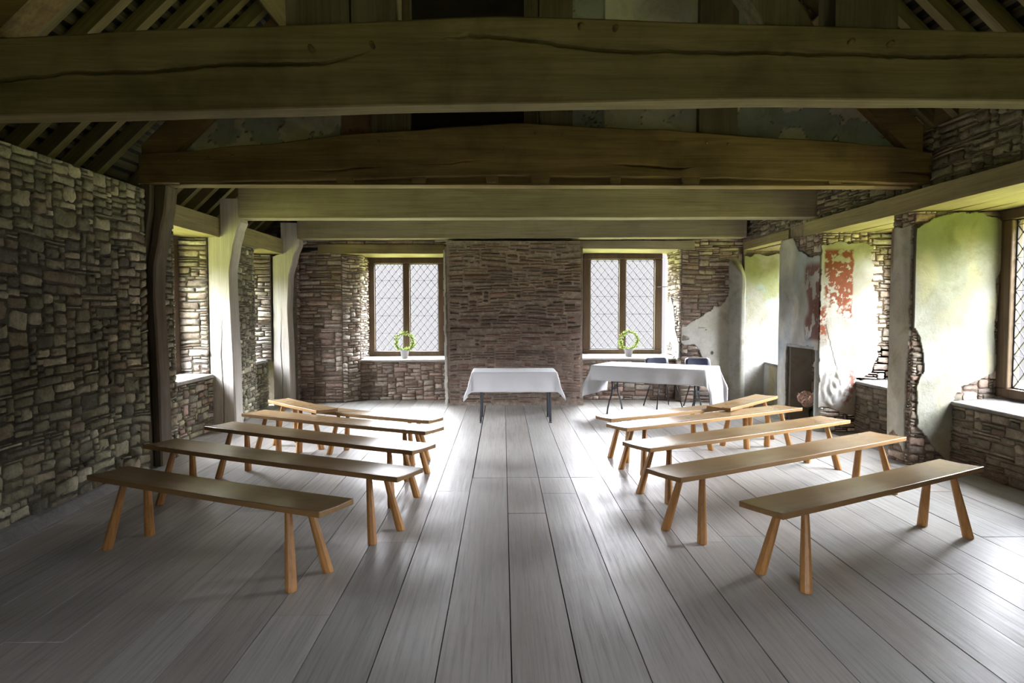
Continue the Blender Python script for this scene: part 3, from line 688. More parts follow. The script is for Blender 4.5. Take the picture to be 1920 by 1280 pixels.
# ------------------------------------------------------------------ beams
def interp(pts, x):
    if x <= pts[0][0]: return pts[0][1]
    for (a, b), (c, d) in zip(pts[:-1], pts[1:]):
        if x <= c: t = (x - a) / (c - a); t = t * t * (3 - 2 * t) * .5 + t * .5; return b + (d - b) * t
    return pts[-1][1]
def beam(name, x0, x1, yf, dep, bot, top, mat, parent=None, crack=None, seed=0, dx=.03, wob=.006):
    """long timber; crack = (path(x) as share of the height, depth(x)) opens a real split in the front face"""
    n = int((x1 - x0) / dx); rows = [0, .04, .15, .3, .45] ; mb = MB(); vs = []; fs = []
    ring = None
    for i in range(n + 1):
        x = x0 + (x1 - x0) * i / n; zb, zt = bot(x), top(x); h = zt - zb; yy = yf(x) if callable(yf) else yf
        cp = crack[0](x) if crack else .6; cd = crack[1](x) if crack else 0; cw = .009 / h * (.25 + min(1, cd / .02))
        prof = []
        ts = [0, .015, .06, cp * .35, cp * .7, cp - cw * 2.2, cp - cw, cp, cp + cw * .6, cp + cw * 1.5, cp + (1 - cp) * .35, cp + (1 - cp) * .7, .975, 1]
        for k, t in enumerate(ts):
            z = zb + h * t; d = wob * hn(x * 1.1, z * 3, seed) + .6 * wob * hn(x * 4, z * 9, seed + 3)
            if k == 0 or k == len(ts) - 1: d += .012
            if k == 7: d += cd
            if k in (6, 8): d += cd * .35
            prof.append((x, yy + d, z))
        w2 = wob * hn(x * 1.3, 7, seed)
        prof += [(x, yy + dep, zt + w2), (x, yy + dep, zb + w2)]
        vs += prof; m = len(prof)
    for i in range(n):
        for k in range(m):
            a = i * m + k; b = i * m + (k + 1) % m; fs.append((a, a + m, b + m, b))
    fs.append(tuple(range(m))); fs.append(tuple(n * m + k for k in range(m - 1, -1, -1)))
    mb.add(vs, fs, 0, None, False)
    o = mb.build(name, mat, parent, fixn=True)
    return o

def pathfn(pts, amp, seed): return lambda x: interp(pts, x) + amp * hn(x * 2.2, seed) + amp * .5 * hn(x * 7, seed + 4)
# truss 1, nearest
t1 = empty('roof_truss', (0, 4.0, 2.7)); tag(t1, 'nearest heavy oak roof truss spanning the top of the picture, split along its face', 'roof truss')
inv = Matrix.Translation((0, -4.0, -2.7))
def reparent(o, root):
    o.parent = root; o.matrix_parent_inverse = Matrix.Translation(-Vector(root.location)); return o
b1bot = lambda x: interp([(-4.2, 2.60), (-2.9, 2.625), (0, 2.70), (1.5, 2.73), (4.2, 2.72)], x)
b1top = lambda x: interp([(-4.2, 3.04), (-2.9, 3.07), (-1.7, 3.13), (0, 3.20), (1.5, 3.16), (3.1, 3.12), (4.2, 3.08)], x)
b1y = lambda x: 4.02 + .02 * (1 - x / 4)
cr0 = pathfn([(-4, .30), (-2.5, .52), (-1, .56), (-.2, .80), (.6, .64), (2, .62), (4, .72)], .04, 3)
cr = lambda x: cr0(x) + .018 * hn(x * 17, 3) + .008 * hn(x * 45, 1)
reparent(beam('tie_beam', -4.1, 4.12, b1y, .17, b1bot, b1top, M['oak_x'], None, (cr, lambda x: .045 * sm(-.5, .0, hn(x * .9, 12) + .10)), 1), t1)
def timber(name, x0, x1, y0, y1, z0, z1, mat, parent, lean=0.0, bevel=.012):
    mb = MB(); n = 10
    for i in range(n):
        a, b = i / n, (i + 1) / n; za, zb = z0 + (z1 - z0) * a, z0 + (z1 - z0) * b; la, lb = lean * a + .008 * hn(za * 2, x0), lean * b + .008 * hn(zb * 2, x0)
        mb.hexa([(x0 + la, y0, za), (x1 + la, y0, za), (x1 + la, y1, za), (x0 + la, y1, za), (x0 + lb, y0, zb), (x1 + lb, y0, zb), (x1 + lb, y1, zb), (x0 + lb, y1, zb)])
    o = mb.build(name, mat, None, 0); return reparent(o, parent)
timber('strut', -1.27, -.90, 4.1, 4.3, 3.08, roof_z(-1.08) - .02, M['oak_dark_z'], t1)
timber('strut', -.88, -.62, 4.06, 4.28, 3.1, roof_z(-.75) - .02, M['oak_dark_z'], t1)
timber('strut', 1.95, 2.32, 4.06, 4.28, 3.1, roof_z(2.4) - .02, M['oak_dark_z'], t1)
timber('brace', 1.62, 1.90, 4.1, 4.27, 3.1, 4.3, M['oak_dark_z'], t1, -.85)
def slope_timber(name, xa, xb, drop, thick, y0, y1, mat, parent):
    """principal rafter lying just under the common rafters"""
    def z(x): return 2.6 + SL * (x + 3.85) if xa < RX - .3 else 3.2 + SL * (4.03 - x)
    mb = MB(); n = 12
    for i in range(n):
        a = xa + (xb - xa) * i / n; b = xa + (xb - xa) * (i + 1) / n
        za, zb = z(a) - drop, z(b) - drop
        mb.hexa([(a, y0, za - thick), (b, y0, zb - thick), (b, y1, zb - thick), (a, y1, za - thick), (a, y0, za), (b, y0, zb), (b, y1, zb), (a, y1, za)])
    return reparent(mb.build(name, mat, None, fixn=True), parent)
slope_timber('principal_rafter', -3.5, RX - .02, .02, .34, 4.08, 4.30, M['oak_dark_x'], t1)
slope_timber('principal_rafter', RX + .02, 4.0, .02, .34, 4.08, 4.30, M['oak_dark_x'], t1)

# truss 2, dark arched beam with a plastered partition above
t2 = empty('roof_truss', (0, 6.5, 2.7)); tag(t2, 'dark brown arched roof truss with patchy plaster panels between its upright struts', 'roof truss')
tp2 = [(-3.6, 2.92), (-3.1, 2.95), (-2.34, 3.02), (-1.2, 3.14), (.09, 3.23), (1.3, 3.18), (2.8, 3.09), (3.62, 3.03), (4.1, 2.96)]
b2top = lambda x: interp(tp2, x) + .008 * hn(x * 3, 5)
b2bot = lambda x: interp([(-3.6, 2.66), (-2.0, 2.70), (0, 2.745), (2, 2.73), (4.1, 2.68)], x) + .006 * hn(x * 5, 9)
cr2 = pathfn([(-4, .2), (-2, .22), (0, .28), (2, .22), (4, .3)], .05, 8)
reparent(beam('tie_beam', -3.36, 4.06, 6.42, .28, b2bot, b2top, M['oak_dark_x'], None, (cr2, lambda x: .02 * sm(0, .3, hn(x * 1.1, 2))), 5, wob=.012), t2)
mb = MB()
mb.box(-3.3, 3.9, 6.50, 6.66, 2.665, 2.745, 0)
for (a, b) in ((-3.05, -2.82), (-1.56, -1.38), (-.86, -.71), (-.17, -.04), (.25, .45), (1.0, 1.11), (1.66, 1.86), (3.04, 3.2)):
    mb.hexa([(a + .02, 6.425, 2.675), (b - .02, 6.425, 2.675), (b - .02, 6.52, 2.675), (a + .02, 6.52, 2.675), (a, 6.425, 2.76), (b, 6.425, 2.76), (b, 6.52, 2.76), (a, 6.52, 2.76)])
mb.box(-3.0, 3.5, 6.435, 6.48, 2.658, 2.672, 0)
reparent(mb.build('notched_fillet', M['oak_dark_x'], None, .004), t2)
for (x, z_) in ((-3.0, 2.88), (-2.72, 2.90), (-2.5, 2.92), (-1.15, 3.05), (-.95, 3.06), (.3, 3.13), (.55, 3.12), (1.9, 3.05), (2.1, 3.04), (.0, 3.0), (-.35, 2.86)):
    mb = MB(); mb.tube([(x, 6.405, z_), (x, 6.46, z_)], .011, 8); reparent(mb.build('peg', M['oak_dark_x'], None), t2)
for (x, z_) in ((-1.1, 3.0), (-.75, 3.02), (.45, 3.13), (.65, 3.12), (2.02, 3.05), (2.25, 3.04)):
    mb = MB(); mb.tube([(x, 3.985, z_), (x, 4.06, z_)], .014, 8); reparent(mb.build('peg', M['oak_dark_x'], None), t1)
for (a, b) in ((-1.23, -.86), (.34, .65), (1.84, 2.20)):
    timber('strut', a, b, 6.46, 6.70, 3.0, roof_z((a + b) / 2) - .03, M['oak_dark_z'], t2)
timber('strut', .20, .33, 6.52, 6.68, 3.1, 5.6, M['oak_dark_z'], t2)
slope_timber('principal_rafter', -3.35, RX - .02, .05, .36, 6.45, 6.69, M['oak_dark_x'], t2)
slope_timber('principal_rafter', RX + .02, 3.95, .05, .36, 6.45, 6.69, M['oak_dark_x'], t2)
mb = MB()
mb.hexa([(-3.0, 6.2, 3.03), (-2.78, 6.45, 3.08), (-2.70, 6.37, 3.20), (-2.95, 6.12, 3.15), (-2.72, 5.3, 3.46), (-2.5, 5.35, 3.46), (-2.5, 5.35, 3.6), (-2.72, 5.3, 3.6)])
def panel(name, a, b, cfn, seed, th=.03, z0=3.0):
    def ins(u, v): return v + z0 < min(roof_z(a + u) + .02, 5.4)
    o = plaster_sheet(name, (a, 6.60, z0), (1, 0, 0), Z, b - a, 2.4, ins, cfn, M['plaster'], None, .016, th, .012, seed, .0)
    return reparent(o, t2)
def two(c1, c2, sd, s=2.2, th=0.0):
    def f(u, v):
        n = noise.fractal(Vector((u * s, v * s, sd)), .8, 2, 5); k = sm(th - .04, th + .04, n)
        c = lerp3(c1, c2, k); return lerp3((.08, .06, .04), c, sm(.0, .022, abs(n - th)))
    return f
panel('plaster_panel', -3.2, -1.53, two((.75, .70, .60), (.48, .50, .47), 3.1), 71)
panel('plaster_panel', -1.54, -1.22, two((.27, .15, .10), (.32, .20, .14), 4.0), 72)
panel('plaster_panel', .64, .97, two((.38, .41, .42), (.46, .47, .45), 5.0), 73)
panel('plaster_panel', .96, 1.85, two((.70, .65, .55), (.82, .77, .68), 6.0, 1.5, -.45), 74, .05)
panel('plaster_panel', 2.19, 3.9, two((.42, .45, .43), (.78, .72, .61), 7.4, 1.6, -.08), 75)
panel('painted_void_panel', -.87, .21, lambda u, v: (.035, .03, .028), 76, .01, 3.12)  # near-black sheet paints the shade of an open gap in the truss

# purlins
for (x, z_, lab) in ((-2.0, roof_z(-2.0) - .19, 'oak purlin running under the left rafters'), (2.9, roof_z(2.9) - .19, 'oak purlin running under the right rafters')):
    mb = MB(); sgn = 1 if x < 0 else -1
    a = math.atan(SL) * sgn; ca, sa = math.cos(a), math.sin(a)
    pts = [(-.09, -.08), (.09, -.08), (.09, .09), (-.09, .09)]
    pr2 = [(x + p * ca - q * sa, z_ + p * sa + q * ca) for p, q in pts]
    mb.hexa([(pr2[0][0], 1.5, pr2[0][1]), (pr2[1][0], 1.5, pr2[1][1]), (pr2[1][0], 11.05, pr2[1][1]), (pr2[0][0], 11.05, pr2[0][1]), (pr2[3][0], 1.5, pr2[3][1]), (pr2[2][0], 1.5, pr2[2][1]), (pr2[2][0], 11.05, pr2[2][1]), (pr2[3][0], 11.05, pr2[3][1])])
    tag(mb.build('purlin', M['oak_y'], None, .012), lab, 'beam')

# beams 3 and 4
o = beam('tie_beam', -3.245, 3.93, lambda x: 8.49, .24, lambda x: 2.617 + .004 * (x + 3.3) + .004 * hn(x, 1), lambda x: 3.02, M['oak_pale_x'], None, (lambda x: .55, lambda x: 0), 21, .05, .004)
tag(o, 'straight pale oak tie beam just behind the dark arched one, resting on the curved post', 'beam')
o = beam('tie_beam', -3.16, 3.78, 10.60, .26, lambda x: 2.585 + .035 * (x + 3.1) / 7 + .003 * hn(x, 1), lambda x: 2.92, M['oak_pale_x'], None, (lambda x: .5, lambda x: 0), 25, .05, .004)
tag(o, 'farthest pale oak tie beam running along the top of the window wall', 'beam')

# lintels and wall plates
def ybeam(name, x0, x1, y0, y1, z0, z1, mat, label, slit=None, bev=.012):
    mb = MB(); n = max(4, int((y1 - y0) / .15))
    xs = [(x0, x1)] if not slit else [(x0, slit - .16), (slit - .142, slit + .1), (slit + .115, x1)]
    for (xa, xb) in xs:
        for i in range(n):
            a, b = y0 + (y1 - y0) * i / n, y0 + (y1 - y0) * (i + 1) / n
            def w_(y, k): return .007 * hn(y * 1.4, k + x0 * 3)
            mb.hexa([(xa + w_(a, 1), a, z0 + w_(a, 2)), (xb, a, z0 + w_(a, 3)), (xb, b, z0 + w_(b, 3)), (xa + w_(b, 1), b, z0 + w_(b, 2)), (xa + w_(a, 1), a, z1 + w_(a, 4)), (xb, a, z1), (xb, b, z1), (xa + w_(b, 1), b, z1 + w_(b, 4))])
    o = mb.build(name, mat, None); tag(o, label, 'lintel'); return o
ybeam('lintel', -4.15, -3.485, 6.93, 8.53, 2.387, 2.62, M['oak_y'], 'oak lintel over the nearer window on the left, ending on the stout pale post')
ybeam('lintel', -4.15, -3.39, 8.76, 10.66, 2.355, 2.58, M['oak_y'], 'oak lintel over the farther window on the left, beside the far corner post')
ybeam('lintel', 3.86, 4.93, -2.28, 8.76, 2.435, 2.61, M['oak_y'], 'long oak lintel over the two nearer windows on the right, yellow lit underneath', 4.38)
ybeam('lintel', 3.86, 4.93, 9.24, 11.0, 2.455, 2.575, M['oak_y'], 'short oak lintel over the white plastered niche in the far right corner', 4.40)
o = beam('lintel', -2.95, -.94, 11.0, .98, lambda x: 2.39, lambda x: 2.54, M['oak_x'], None, None, 41, .08); o.location.y = -.015
tag(o, 'old brown lintel over the left of the two far windows', 'lintel')
o = beam('lintel', 1.24, 3.08, 11.0, .98, lambda x: 2.48 - .005 * x, lambda x: 2.605, M['oak_pale_x'], None, None, 43, .08); o.location.y = -.015
tag(o, 'pale yellowish lintel over the right of the two far windows', 'lintel')
mb = MB(); mb.box(4.02, 4.28, -2.2, 10.9, 3.2, 3.38, 0); tag(mb.build('wall_plate', M['oak_y'], None, .01), 'long dark oak wall plate lying on top of the right wall', 'beam')
mb = MB(); mb.box(-4.15, -3.95, -2.2, 6.40, 2.625, 2.70, 0); tag(mb.build('wall_plate', M['oak_y'], None, .01), 'oak wall plate lying on top of the left stone wall', 'beam')

# posts: profile in X at the front, swelling at the head
def post(name, y0, y1, left, right, ztop, mat, label, crackx=None, split=None, notch=None):
    mb = MB(); n = 60; vs = []; fs = []
    for i in range(n + 1):
        z = ztop * i / n; xl = interp(left, z); xr = interp(right, z) + .004 * hn(z * 2, y0)
        if notch and z > notch[0]: xl = notch[1]
        ring = [(xl, y0), ]
        cx_ = (crackx + .03 * hn(z * 1.6, 4) + .010 * hn(z * 9, 2)) if crackx else (xl + xr) / 2
        cx_ = max(xl + .04, min(xr - .05, cx_))
        dpt = .03 * (1 - sm(1.1, 1.6, z)) if crackx else 0
        cw = .006 * (1 - sm(.9, 1.6, z)) + .0015
        ring += [(cx_ - cw, y0), (cx_, y0 + dpt), (cx_ + cw, y0)]
        ring += [(xr - .018, y0), (xr, y0 + .018)]
        if split: ring += [(xr, y0 + (y1 - y0) * .42), (xr - .03, y0 + (y1 - y0) * .47), (xr + .012, y0 + (y1 - y0) * .52)]
        ring += [(xr, y1), (xl, y1)]
        vs += [(x, y, z) for x, y in ring]; m = len(ring)
    for i in range(n):
        for k in range(m):
            a = i * m + k; b = i * m + (k + 1) % m; fs.append((a, b, b + m, a + m))
    fs.append(tuple(range(m - 1, -1, -1))); fs.append(tuple(n * m + k for k in range(m)))
    mb.add(vs, fs, 0, None, False)
    return tag(mb.build(name, mat, None, fixn=True), label, 'post')
post('oak_post', 8.50, 8.74, [(0, -3.63), (2.384, -3.63)], [(0, -3.325), (.85, -3.339), (1.37, -3.357), (1.97, -3.367), (2.25, -3.32), (2.48, -3.264), (2.58, -3.22), (2.64, -3.235), (2.9, -3.24)], 2.86, M['oak_z'], 'stout pale oak post with swelling head and a long split, at the left wall', -3.48, None, (2.386, -3.475))
post('oak_post', 10.62, 10.85, [(0, -3.56), (2.35, -3.55)], [(0, -3.29), (.8, -3.30), (1.5, -3.32), (2.0, -3.30), (2.3, -3.22), (2.52, -3.14), (2.62, -3.155), (2.9, -3.155)], 2.83, M['oak_z'], 'pale oak post in the far left corner, beside the window wall', -3.43, None, (2.345, -3.42))
# old twin post
mb = MB()
def curve_post(mb, xs, y0, y1, ztop, wl_, wr_):
    n = 50; vs = []; fs = []
    for i in range(n + 1):
        z = ztop * i / n; a = interp(wl_, z) + .006 * hn(z * 2, 3); b = interp(wr_, z) + .006 * hn(z * 2, 6)
        vs += [(a, y0, z), (b - .012, y0, z), (b, y0 + .02, z), (b, y1, z), (a, y1, z)]
    for i in range(n):
        for k in range(5): p = i * 5 + k; q = i * 5 + (k + 1) % 5; fs.append((p, q, q + 5, p + 5))
    fs.append((4, 3, 2, 1, 0)); fs.append(tuple(n * 5 + k for k in range(5))); mb.add(vs, fs)
R1 = [(0, -3.335), (.8, -3.35), (1.6, -3.375), (1.9, -3.36), (2.2, -3.31), (2.45, -3.275), (2.68, -3.27)]
R2 = [(0, -3.255), (.8, -3.265), (1.6, -3.29), (1.9, -3.28), (2.2, -3.22), (2.45, -3.17), (2.68, -3.15)]
curve_post(mb, None, 6.44, 6.62, 2.66, [(0, -3.46), (2.7, -3.46)], R1)
curve_post(mb, None, 6.50, 6.71, 2.66, [(z, x + .014) for z, x in R1], R2)
mb.box(-3.46, -3.30, 6.54, 6.70, 0, 2.6, 0)
tag(mb.build('oak_post', M['oak_dark_z'], None, fixn=True), 'old dark crooked post of two timbers standing at the end of the near stone wall', 'post')

# ------------------------------------------------------------------ windows
def window(idx, C, U, N, W, H, lights=2, fr=.13, pane=.125, top=.10, bot=.09, mul=.115, ph=None, opened=None):
    """C: bottom centre; U: along the width; N: into the room"""
    C = Vector(C); U = Vector(U).normalized(); N = Vector(N).normalized(); Zv = Vector(Z)
    root = empty('window_%d' % idx, C); root['kind'] = 'structure'
    def P(u, z, d): return U * u + Zv * z + N * d
    def bx(mb, u0, u1, z0, z1, d0, d1, mi=0):
        mb.hexa([P(u0, z0, d1), P(u1, z0, d1), P(u1, z0, d0), P(u0, z0, d0), P(u0, z1, d1), P(u1, z1, d1), P(u1, z1, d0), P(u0, z1, d0)], mi)
    mb = MB(); h = W / 2
    bx(mb, -h, h, 0, bot, -.09, .03); bx(mb, -h, h, H - top, H, -.09, .03)
    bx(mb, -h, -h + fr, bot, H - top, -.09, .028); bx(mb, h - fr, h, bot, H - top, -.09, .028)
    lw = (W - 2 * fr - (lights - 1) * mul) / lights; cells = []
    for k in range(lights):
        a = -h + fr + k * (lw + mul); cells.append((a, a + lw))
        if k: bx(mb, a - mul, a, bot, H - top, -.09, .028)
    mb.build('frame', M['oak_frame'], root, .012, fixn=True)
    ph = ph or pane * 1.22
    for (a, b) in cells:
        g = MB(); g.add([P(a - .005, bot - .005, -.03), P(b + .005, bot - .005, -.03), P(b + .005, H - top + .005, -.03), P(a - .005, H - top + .005, -.03)], [(0, 1, 2, 3)])
        g.build('pane', M['glass'], root)
        L = MB(); z0, z1 = bot, H - top; wd, hg = b - a, z1 - z0; s = .0036
        # came border
        for (u0, u1, q0, q1) in ((a, a + .012, z0, z1), (b - .012, b, z0, z1), (a, b, z0, z0 + .012), (a, b, z1 - .012, z1)): bx(L, u0, u1, q0, q1, -.034, -.022)
        nd = int(round(wd / pane)); pw = wd / nd; sl = ph / pw
        def strip(p, q, r):
            d = Vector((q[0] - p[0], q[1] - p[1])); L_ = d.length
            if L_ < .01: return
            d /= L_; n_ = Vector((-d.y, d.x)) * r
            L.hexa([P(p[0] - n_.x, p[1] - n_.y, -.025), P(q[0] - n_.x, q[1] - n_.y, -.025), P(q[0] + n_.x, q[1] + n_.y, -.025), P(p[0] + n_.x, p[1] + n_.y, -.025),
                    P(p[0] - n_.x, p[1] - n_.y, -.033), P(q[0] - n_.x, q[1] - n_.y, -.033), P(q[0] + n_.x, q[1] + n_.y, -.033), P(p[0] + n_.x, p[1] + n_.y, -.033)])
        for sg in (1, -1):
            k = -int(hg / ph) - nd - 2
            while k < int(hg / ph) + nd + 3:
                # line z = z0 + k*ph + sg*sl*(u-a)
                zA = z0 + k * ph; ua, ub = a, b; za, zb = zA, zA + sg * sl * wd
                lo, hi = 0.0, 1.0; dz = zb - za
                t0, t1_ = (z0 - za) / dz, (z1 - za) / dz
                if t0 > t1_: t0, t1_ = t1_, t0
                lo, hi = max(lo, t0), min(hi, t1_)
                if hi > lo: strip((a + wd * lo, za + dz * lo), (a + wd * hi, za + dz * hi), s)
                k += 1
        # solder joints
        j = 0
        while j * ph / 2 < hg:
            i = 0
            while i * pw / 2 <= wd + 1e-6:
                if (i + j) % 2 == 0:
                    u, z_ = a + i * pw / 2, z0 + j * ph / 2; r = .0085
                    L.add([P(u - r, z_, -.0215), P(u, z_ - r, -.0215), P(u + r, z_, -.0215), P(u, z_ + r, -.0215), P(u, z_, -.018)], [(0, 1, 4), (1, 2, 4), (2, 3, 4), (3, 0, 4)])
                i += 1
            j += 1
        k = 1
        while k * .305 < hg: bx(L, a, b, z0 + k * .305 - .0025, z0 + k * .305 + .0025, -.045, -.036); k += 1
        L.build('lead_lattice', M['lead'], root)
    return root
w1 = window(1, (-1.67, 11.88, .69), (1, 0, 0), (0, -1, 0), 1.36, 1.70)
w2 = window(2, (2.08, 11.88, .72), (1, 0, 0), (0, -1, 0), 1.38, 1.75)
window(3, (-4.0, 7.71, .72), (0, 1, 0), (1, 0, 0), 1.48, 1.67, 2)
window(4, (-4.0, 10.11, .745), (0, 1, 0), (1, 0, 0), .62, 1.61, 1, .09)
window(5, (4.80, 10.22, .68), (0, -1, 0), (-1, 0, 0), 1.42, 1.77)
window(6, (4.77, 7.54, .66), (0, -1, 0), (-1, 0, 0), 1.48, 1.77)
window(7, (4.74, 5.68, .67), (0, -1, 0), (-1, 0, 0), 1.54, 1.765, 2, .15)
window(8, (1.0, -2.4, .66), (1, 0, 0), (0, 1, 0), 1.58, 1.755, 2, .12)  # unseen window, added to throw fill light on the near side
# window catch on the right far window
mb = MB(); mb.tube([(.6, -.04, 1.17), (.66, -.10, 1.17), (.78, -.13, 1.17)], .006, 6); mb.build('casement_stay', M['steel'], w2)

# ------------------------------------------------------------------ outside: the lawn below
mb = MB(); n = 30
vs = []
for j in range(n + 1):
    for i in range(n + 1): x, y_ = -34 + 68 * i / n, -30 + 72 * j / n; vs.append((x, y_, -3.2 + .6 * hn(x * .05, y_ * .05)))
fs = [(j * (n + 1) + i, j * (n + 1) + i + 1, (j + 1) * (n + 1) + i + 1, (j + 1) * (n + 1) + i) for j in range(n) for i in range(n)]
mb.add(vs, fs, 0, None, True)
tag(mb.build('lawn', M['grass']), 'green lawn outside below the windows', 'grass', kind='stuff')

# ------------------------------------------------------------------ benches
def bench(L, W, ht=.45, th=.034, seed=0, insl=.19, insr=.19):
    root = empty('wooden_bench'); R = random.Random(seed)
    mb = MB(); n = 30; vs = []; fs = []; h = L / 2
    dish = .008
    ring0 = None
    for i in range(n + 1):
        x = -h + L * i / n; e_ = 0
        ww = W / 2 * (1 + .012 * hn(x * 2, seed)); sag = -dish * .6 * (1 - (x / h) ** 2)
        r = []
        for k in range(9):
            y = -ww + 2 * ww * k / 8; r.append((x, y, ht + sag - .0055 * (1 - (y / ww) ** 2)))
        r += [(x, ww, ht - th + sag), (x, -ww, ht - th + sag)]
        vs += r; m = len(r)
    for i in range(n):
        for k in range(m): a = i * m + k; b = i * m + (k + 1) % m; fs.append((a, a + m, b + m, b))
    fs.append(tuple(range(m))); fs.append(tuple(n * m + k for k in range(m - 1, -1, -1)))
    mb.add(vs, fs)
    for i in range(n):
        for k in range(8): mb.m[i * m + k] = 1
    mb.build('seat', [M['bench'], M['bench_top']], root, .004, 2, fixn=True)
    for sx_ in (-1, 1):
        for sy_ in (-1, 1):
            mb = MB(); i_ = insl if sx_ < 0 else insr; t = Vector((sx_ * (h - i_ - .08), sy_ * W * .27, ht - th + .002)); f = Vector((sx_ * (h - i_), sy_ * W * .52, 0))
            d = (t - f); ax = d.normalized(); a = ax.cross(Vector((0, 1, 0))).normalized(); b = Vector((0, 1, 0))
            vs = []; fs = []
            prof = []
            for q in range(8):
                an = PI / 8 + q * PI / 4; prof.append((math.cos(an), math.sin(an)))
            for k, (s_, fr_) in enumerate(((0.0, .034), (.03, .036), (.5, .031), (.85, .025), (1.0, .022))):
                c = f + d * s_
                for (px_, py_) in prof:
                    v = Vector((px_ * fr_ * .80, py_ * fr_, 0)); p = c + Vector((v.x, v.y, 0))
                    vs.append(p)
            for k in range(4):
                for q in range(8): fs.append((k * 8 + q, k * 8 + (q + 1) % 8, (k + 1) * 8 + (q + 1) % 8, (k + 1) * 8 + q))
            fs.append(tuple(range(7, -1, -1))); fs.append(tuple(32 + q for q in range(8)))
            mb.add(vs, fs); mb.build('leg', M['bench_leg'], root, .003, 1)
    return root
protos = {}
def place_bench(x, y, ang, L, W, label, group, ht=.45, insl=.19, insr=.19):
    key = (L, W, ht)
    if key not in protos:
        r = bench(L, W, ht, seed=len(protos) * 7 + 3, insl=insl, insr=insr); protos[key] = r
    else:
        src = protos[key]; r = src.copy(); COL.objects.link(r)
        for ch in src.children: c = ch.copy(); COL.objects.link(c); c.parent = r
    r.location = (x, y, 0); r.rotation_euler = (0, 0, math.radians(ang)); tag(r, label, 'bench', group)
GL, GR = 'benches left of the aisle', 'benches right of the aisle'
place_bench(-1.74, 4.05, -25.8, 1.88, .285, 'short backless wooden bench, nearest one left of the aisle, its seat in shade', GL)
place_bench(-1.67, 4.91, -26.6, 2.40, .30, 'long backless wooden bench, second from the front left of the aisle', GL)
place_bench(-1.61, 5.73, -28.6, 2.30, .315, 'long backless wooden bench, third from the front left of the aisle', GL)
place_bench(-1.59, 6.51, -28.3, 2.25, .30, 'long backless wooden bench, fourth from the front left of the aisle', GL)
place_bench(-1.274, 6.896, -29, 1.44, .25, 'narrow wooden bench in the back row left of the aisle, one end under another bench', GL, .448)
place_bench(-2.17, 7.34, -47, 1.12, .245, 'short wooden bench set at a slant near the far left post, overlapping the next', GL, .487, insr=.37)
place_bench(2.26, 4.09, 30.2, 2.06, .285, 'shorter backless wooden bench, nearest one right of the aisle', GR)
place_bench(2.14, 5.01, 31.2, 2.60, .315, 'long backless wooden bench, second from the front right of the aisle', GR)
place_bench(2.13, 5.90, 30.6, 2.55, .32, 'long backless wooden bench, third from the front right of the aisle', GR)
place_bench(2.08, 6.74, 30.2, 2.44, .295, 'long backless wooden bench, fourth from the front right of the aisle', GR)
place_bench(1.652, 7.016, 29.5, 1.54, .245, 'narrow wooden bench in the back row right of the aisle, one end under another bench', GR, .448)
place_bench(2.69, 7.54, 48, 1.33, .265, 'short wooden bench set at a slant by the dark recess, overlapping the next', GR, .487, insl=.42)

# ------------------------------------------------------------------ tables and cloths
def cloth(L, W, zt, of, ob, ol, orr, seed, res=.02):
    """cloth over a table L x W; overhangs front (-y), back, left (-x), right"""
    mb = MB(); x0, x1 = -L / 2 - ol, L / 2 + orr; y0, y1 = -W / 2 - of, W / 2 + ob
    nx, ny = int((x1 - x0) / res), int((y1 - y0) / res); vs = []
    for j in range(ny + 1):
        for i in range(nx + 1):
            x, y = x0 + (x1 - x0) * i / nx, y0 + (y1 - y0) * j / ny
            ox = max(abs(x) - L / 2, 0); oy = max(abs(y) - W / 2, 0); sx_ = 1 if x > 0 else -1; sy_ = 1 if y > 0 else -1
            cx_, cy_ = max(-L / 2, min(L / 2, x)), max(-W / 2, min(W / 2, y)); r = math.hypot(ox, oy)
            if r == 0: vs.append((x, y, zt + .002 + .0015 * hn(x * 5, y * 5, seed))); continue
            th_ = math.atan2(oy, ox); corner = 4 * math.sin(th_) ** 2 * math.cos(th_) ** 2
            fl = r * (.16 + .22 * corner * min(1, r * 3)) * (1 if r < .3 else .3 / r * .6 + .4)
            rip = min(1, r / .15) * (.010 * math.sin((x if ox == 0 else y) * 19 + seed) + .014 * hn(x * 4, y * 4, seed)) + corner * .03 * math.sin(th_ * 8 + seed) * min(1, r * 3)
            rr = min(r, .02)   # soft turn over the edge
            out = fl + rip + .006
            z = zt - (r - .004) * (.985 - .06 * corner) if r > .004 else zt
            z = max(z, .012 + .004 * hn(x * 9, y * 9))
            vs.append((cx_ + sx_ * math.cos(th_) * out, cy_ + sy_ * math.sin(th_) * out, z))
    fs = [(j * (nx + 1) + i, j * (nx + 1) + i + 1, (j + 1) * (nx + 1) + i + 1, (j + 1) * (nx + 1) + i) for j in range(ny) for i in range(nx)]
    mb.add(vs, fs, 0, None, True); o = mb.build('tablecloth', M['cloth'])
    s = o.modifiers.new('thickness', 'SOLIDIFY'); s.thickness = .003; s.offset = 1
    return o
# small table
ts = empty('folding_table', (.15, 9.24, 0)); tag(ts, 'small grey-legged table under a white cloth before the middle stretch of wall', 'table')
mb = MB(); mb.box(-.55, .55, -.29, .29, .645, .672, 0); mb.build('tabletop', M['tabletop'], ts, .006)
for (x, y_) in ((-.445, -.25), (.48, -.25), (-.445, .25), (.48, .25)):
    mb = MB(); mb.tube([(x * 1.0, y_, 0), (x * .97, y_, .646)], .017, 10); mb.tube([(x, y_, 0), (x, y_, .02)], .021, 10); mb.build('leg', M['steel'], ts)
c = cloth(1.11, .60, .675, .265, .2, .31, .29, 1); c.location = (.15, 9.24, 0); tag(c, 'short white cloth hanging in points over the small table', 'tablecloth')
